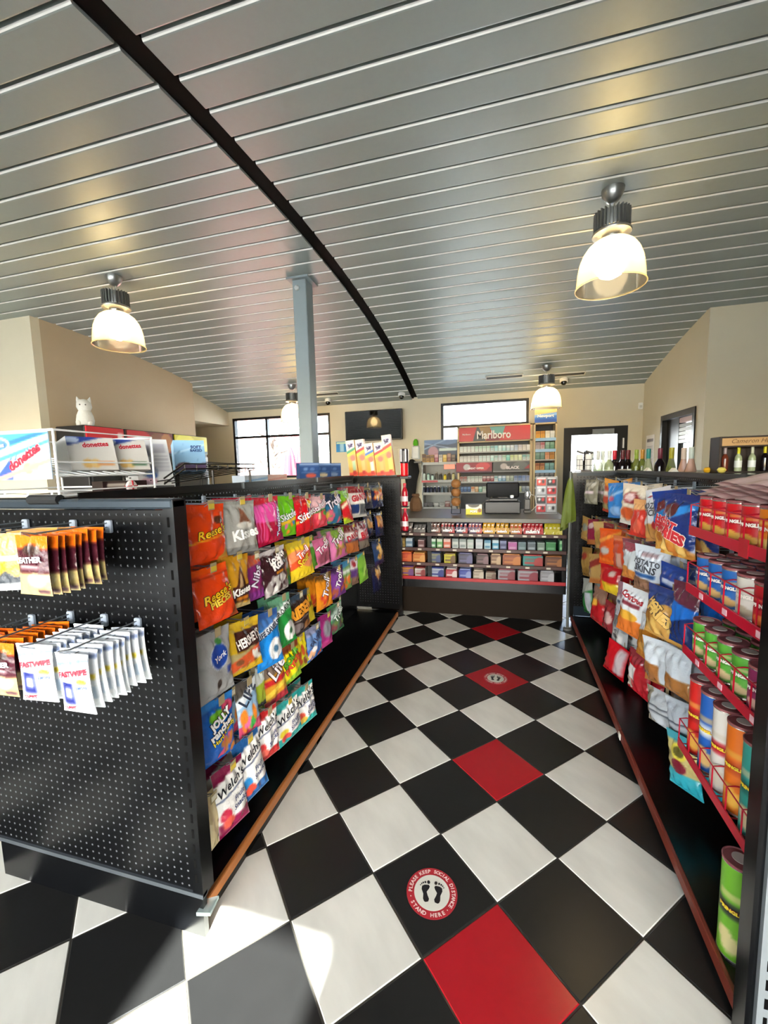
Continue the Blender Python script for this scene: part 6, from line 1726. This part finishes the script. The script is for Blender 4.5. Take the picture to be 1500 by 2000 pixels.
# wall dispenser and jacket
sd2 = thing('soap_dispenser', 'white wall dispenser with lime green bottle top', 'dispenser', (-1.40, 6.19, 1.62))
MB().rbox(-.07, .07, -.1, 0, 0, .24, .02).build('housing', mat('dispenser_white', 'd4d6d4', .4), sd2)
MB().lathe([(.035, .24), (.05, .27), (.04, .33), (.02, .36)], 12, c=(0, -.05, 0)).build('green_top', mat('lime_plastic', '5ab020', .3), sd2)
MB().rbox(-.02, .12, -.15, 0, -.07, -.04, .008).build('drip_tray', mat('tray_grey', '6c6a66', .4), sd2)
jk = thing('black_jacket', 'black jacket hanging on the wall under the white dispenser', 'jacket', (-1.47, 6.17, 0))
vs, fs = [], []
seg = 18
for k, (r_, z) in enumerate(((.02, 1.62), (.1, 1.56), (.13, 1.4), (.1, 1.2), (.085, 1.0), (.07, .85))):
    for s_ in range(seg):
        a = 2 * PI * s_ / seg
        q = r_ * (1 + .15 * math.sin(4 * a + k))
        vs.append((q * math.cos(a) - .03 * k / 5, q * math.sin(a) * .4 - .06, z))
for k in range(5):
    for s_ in range(seg):
        fs.append((k * seg + s_, k * seg + (s_ + 1) % seg, (k + 1) * seg + (s_ + 1) % seg, (k + 1) * seg + s_))
MB().add(vs, fs).build('cloth', mat('jacket_black', '0c0c0e', .8), jk, True)
MB().tube([(0, 0, 1.64), (0, -.06, 1.64), (0, -.07, 1.66)], .006, 6).build('wall_hook', M_CHROME, jk)
cb = thing('paper_bag', 'crumpled brown paper bag on the counter left of bread stand', 'bag', (-.86, 3.2, CZ))
MB().lathe([(.06, 0), (.072, .03), (.068, .09), (.05, .14), (.03, .16)], 10).build('body', mat('kraft_paper', '6f5238', .8, bump=.5, bscale=30), cb)
MB().lathe([(.03, .155), (.045, .17), (.04, .19)], 10, caps=False).build('opening', mat('kraft_paper'), cb)

# ------------------------------------------------------------------ drinks coolers along the tan wall
M_CB = mat('cooler_black', '1c1c1e', .4)
for i, (ya_, yb_, base, ops, lab, tx) in enumerate(((2.50, 3.02, 'c8202c', [('r', .82, .2, .97, .8, 'e8d8d8')], 'drinks cooler with plain red header below plush figure', None), (3.05, 3.85, '6a1a1c', [('e', .2, .4, .34, .7, 'c01c28'), ('e', .65, .5, .2, .5, '7a4424'), ('e', .85, .5, .14, .5, 'a8682c')], 'drinks cooler with dark red food picture header', 'Coca-Cola'), (3.88, 4.60, 'c8bc1c', [('e', .3, .5, .3, .6, 'e0d83c'), ('r', 0, 0, 1, .18, '2a3a14')], 'drinks cooler with yellow header at end of tan wall', None))):
    t = thing('drinks_cooler', lab, 'cooler', (-4.62, (ya_ + yb_) / 2, 0), R(90))
    w_ = yb_ - ya_
    MB().rbox(-w_ / 2, w_ / 2, 0, .44, 0, 2.05, .01).build('body', M_CB, t)
    d_ = MB().box(-w_ / 2 + .03, w_ / 2 - .03, -.03, -.001, .2, 1.72).build('door', mat('cooler_door', '2a2c2e', .1), t)
    MB().box(w_ / 2 - .08, w_ / 2 - .06, -.055, -.03, .6, 1.4).build('handle', M_CHROME, d_)
    h_ = inst('header', card_mesh('cool%d' % i, w_ - .02, .28, base, ops, .02, .02), t, (0, -.021, 1.76))
    if tx:
        text_on(h_, tx, .3, 'f0e4e4', (-.18, .1), 4, shear=.3)
MB().box(-.30, -.0, -.001, .36, 2.051, 2.052)
pl = thing('plush_cat', 'white plush cat figure sitting on the red topped cooler', 'plush toy', (-4.78, 2.66, 2.0505), R(40))
M_PL = mat('plush_white', 'd6d8d4', .9, noise=.1, scale=60, bump=.4, bscale=200)
MB().lathe([(.05, 0), (.085, .02), (.095, .07), (.085, .13), (.065, .18), (.05, .2)], 18).build('body', M_PL, pl, True)
MB().lathe([(.02, .17), (.06, .185), (.08, .23), (.075, .28), (.045, .315), (.005, .325)], 18).build('head', M_PL, pl, True)
for sx in (-1, 1):
    MB().lathe([(.026, 0), (.018, .025), (.002, .06)], 8, M=Matrix.Translation((sx * .05, 0, .295)) @ Matrix.Rotation(R(16 * sx), 4, 'Y')).build('ear', M_PL, pl, True)
    MB().lathe([(.008, 0), (.008, .004)], 8, M=Matrix.Translation((sx * .028, -.072, .25)) @ Matrix.Rotation(R(90), 4, 'X')).build('eye', mat('plush_eye', '4a4a4a', .3), pl)
    MB().lathe([(.01, -.05), (.03, -.04), (.034, 0), (.02, .02)], 10, M=Matrix.Translation((sx * .055, -.06, .05))).build('paw', M_PL, pl, True)
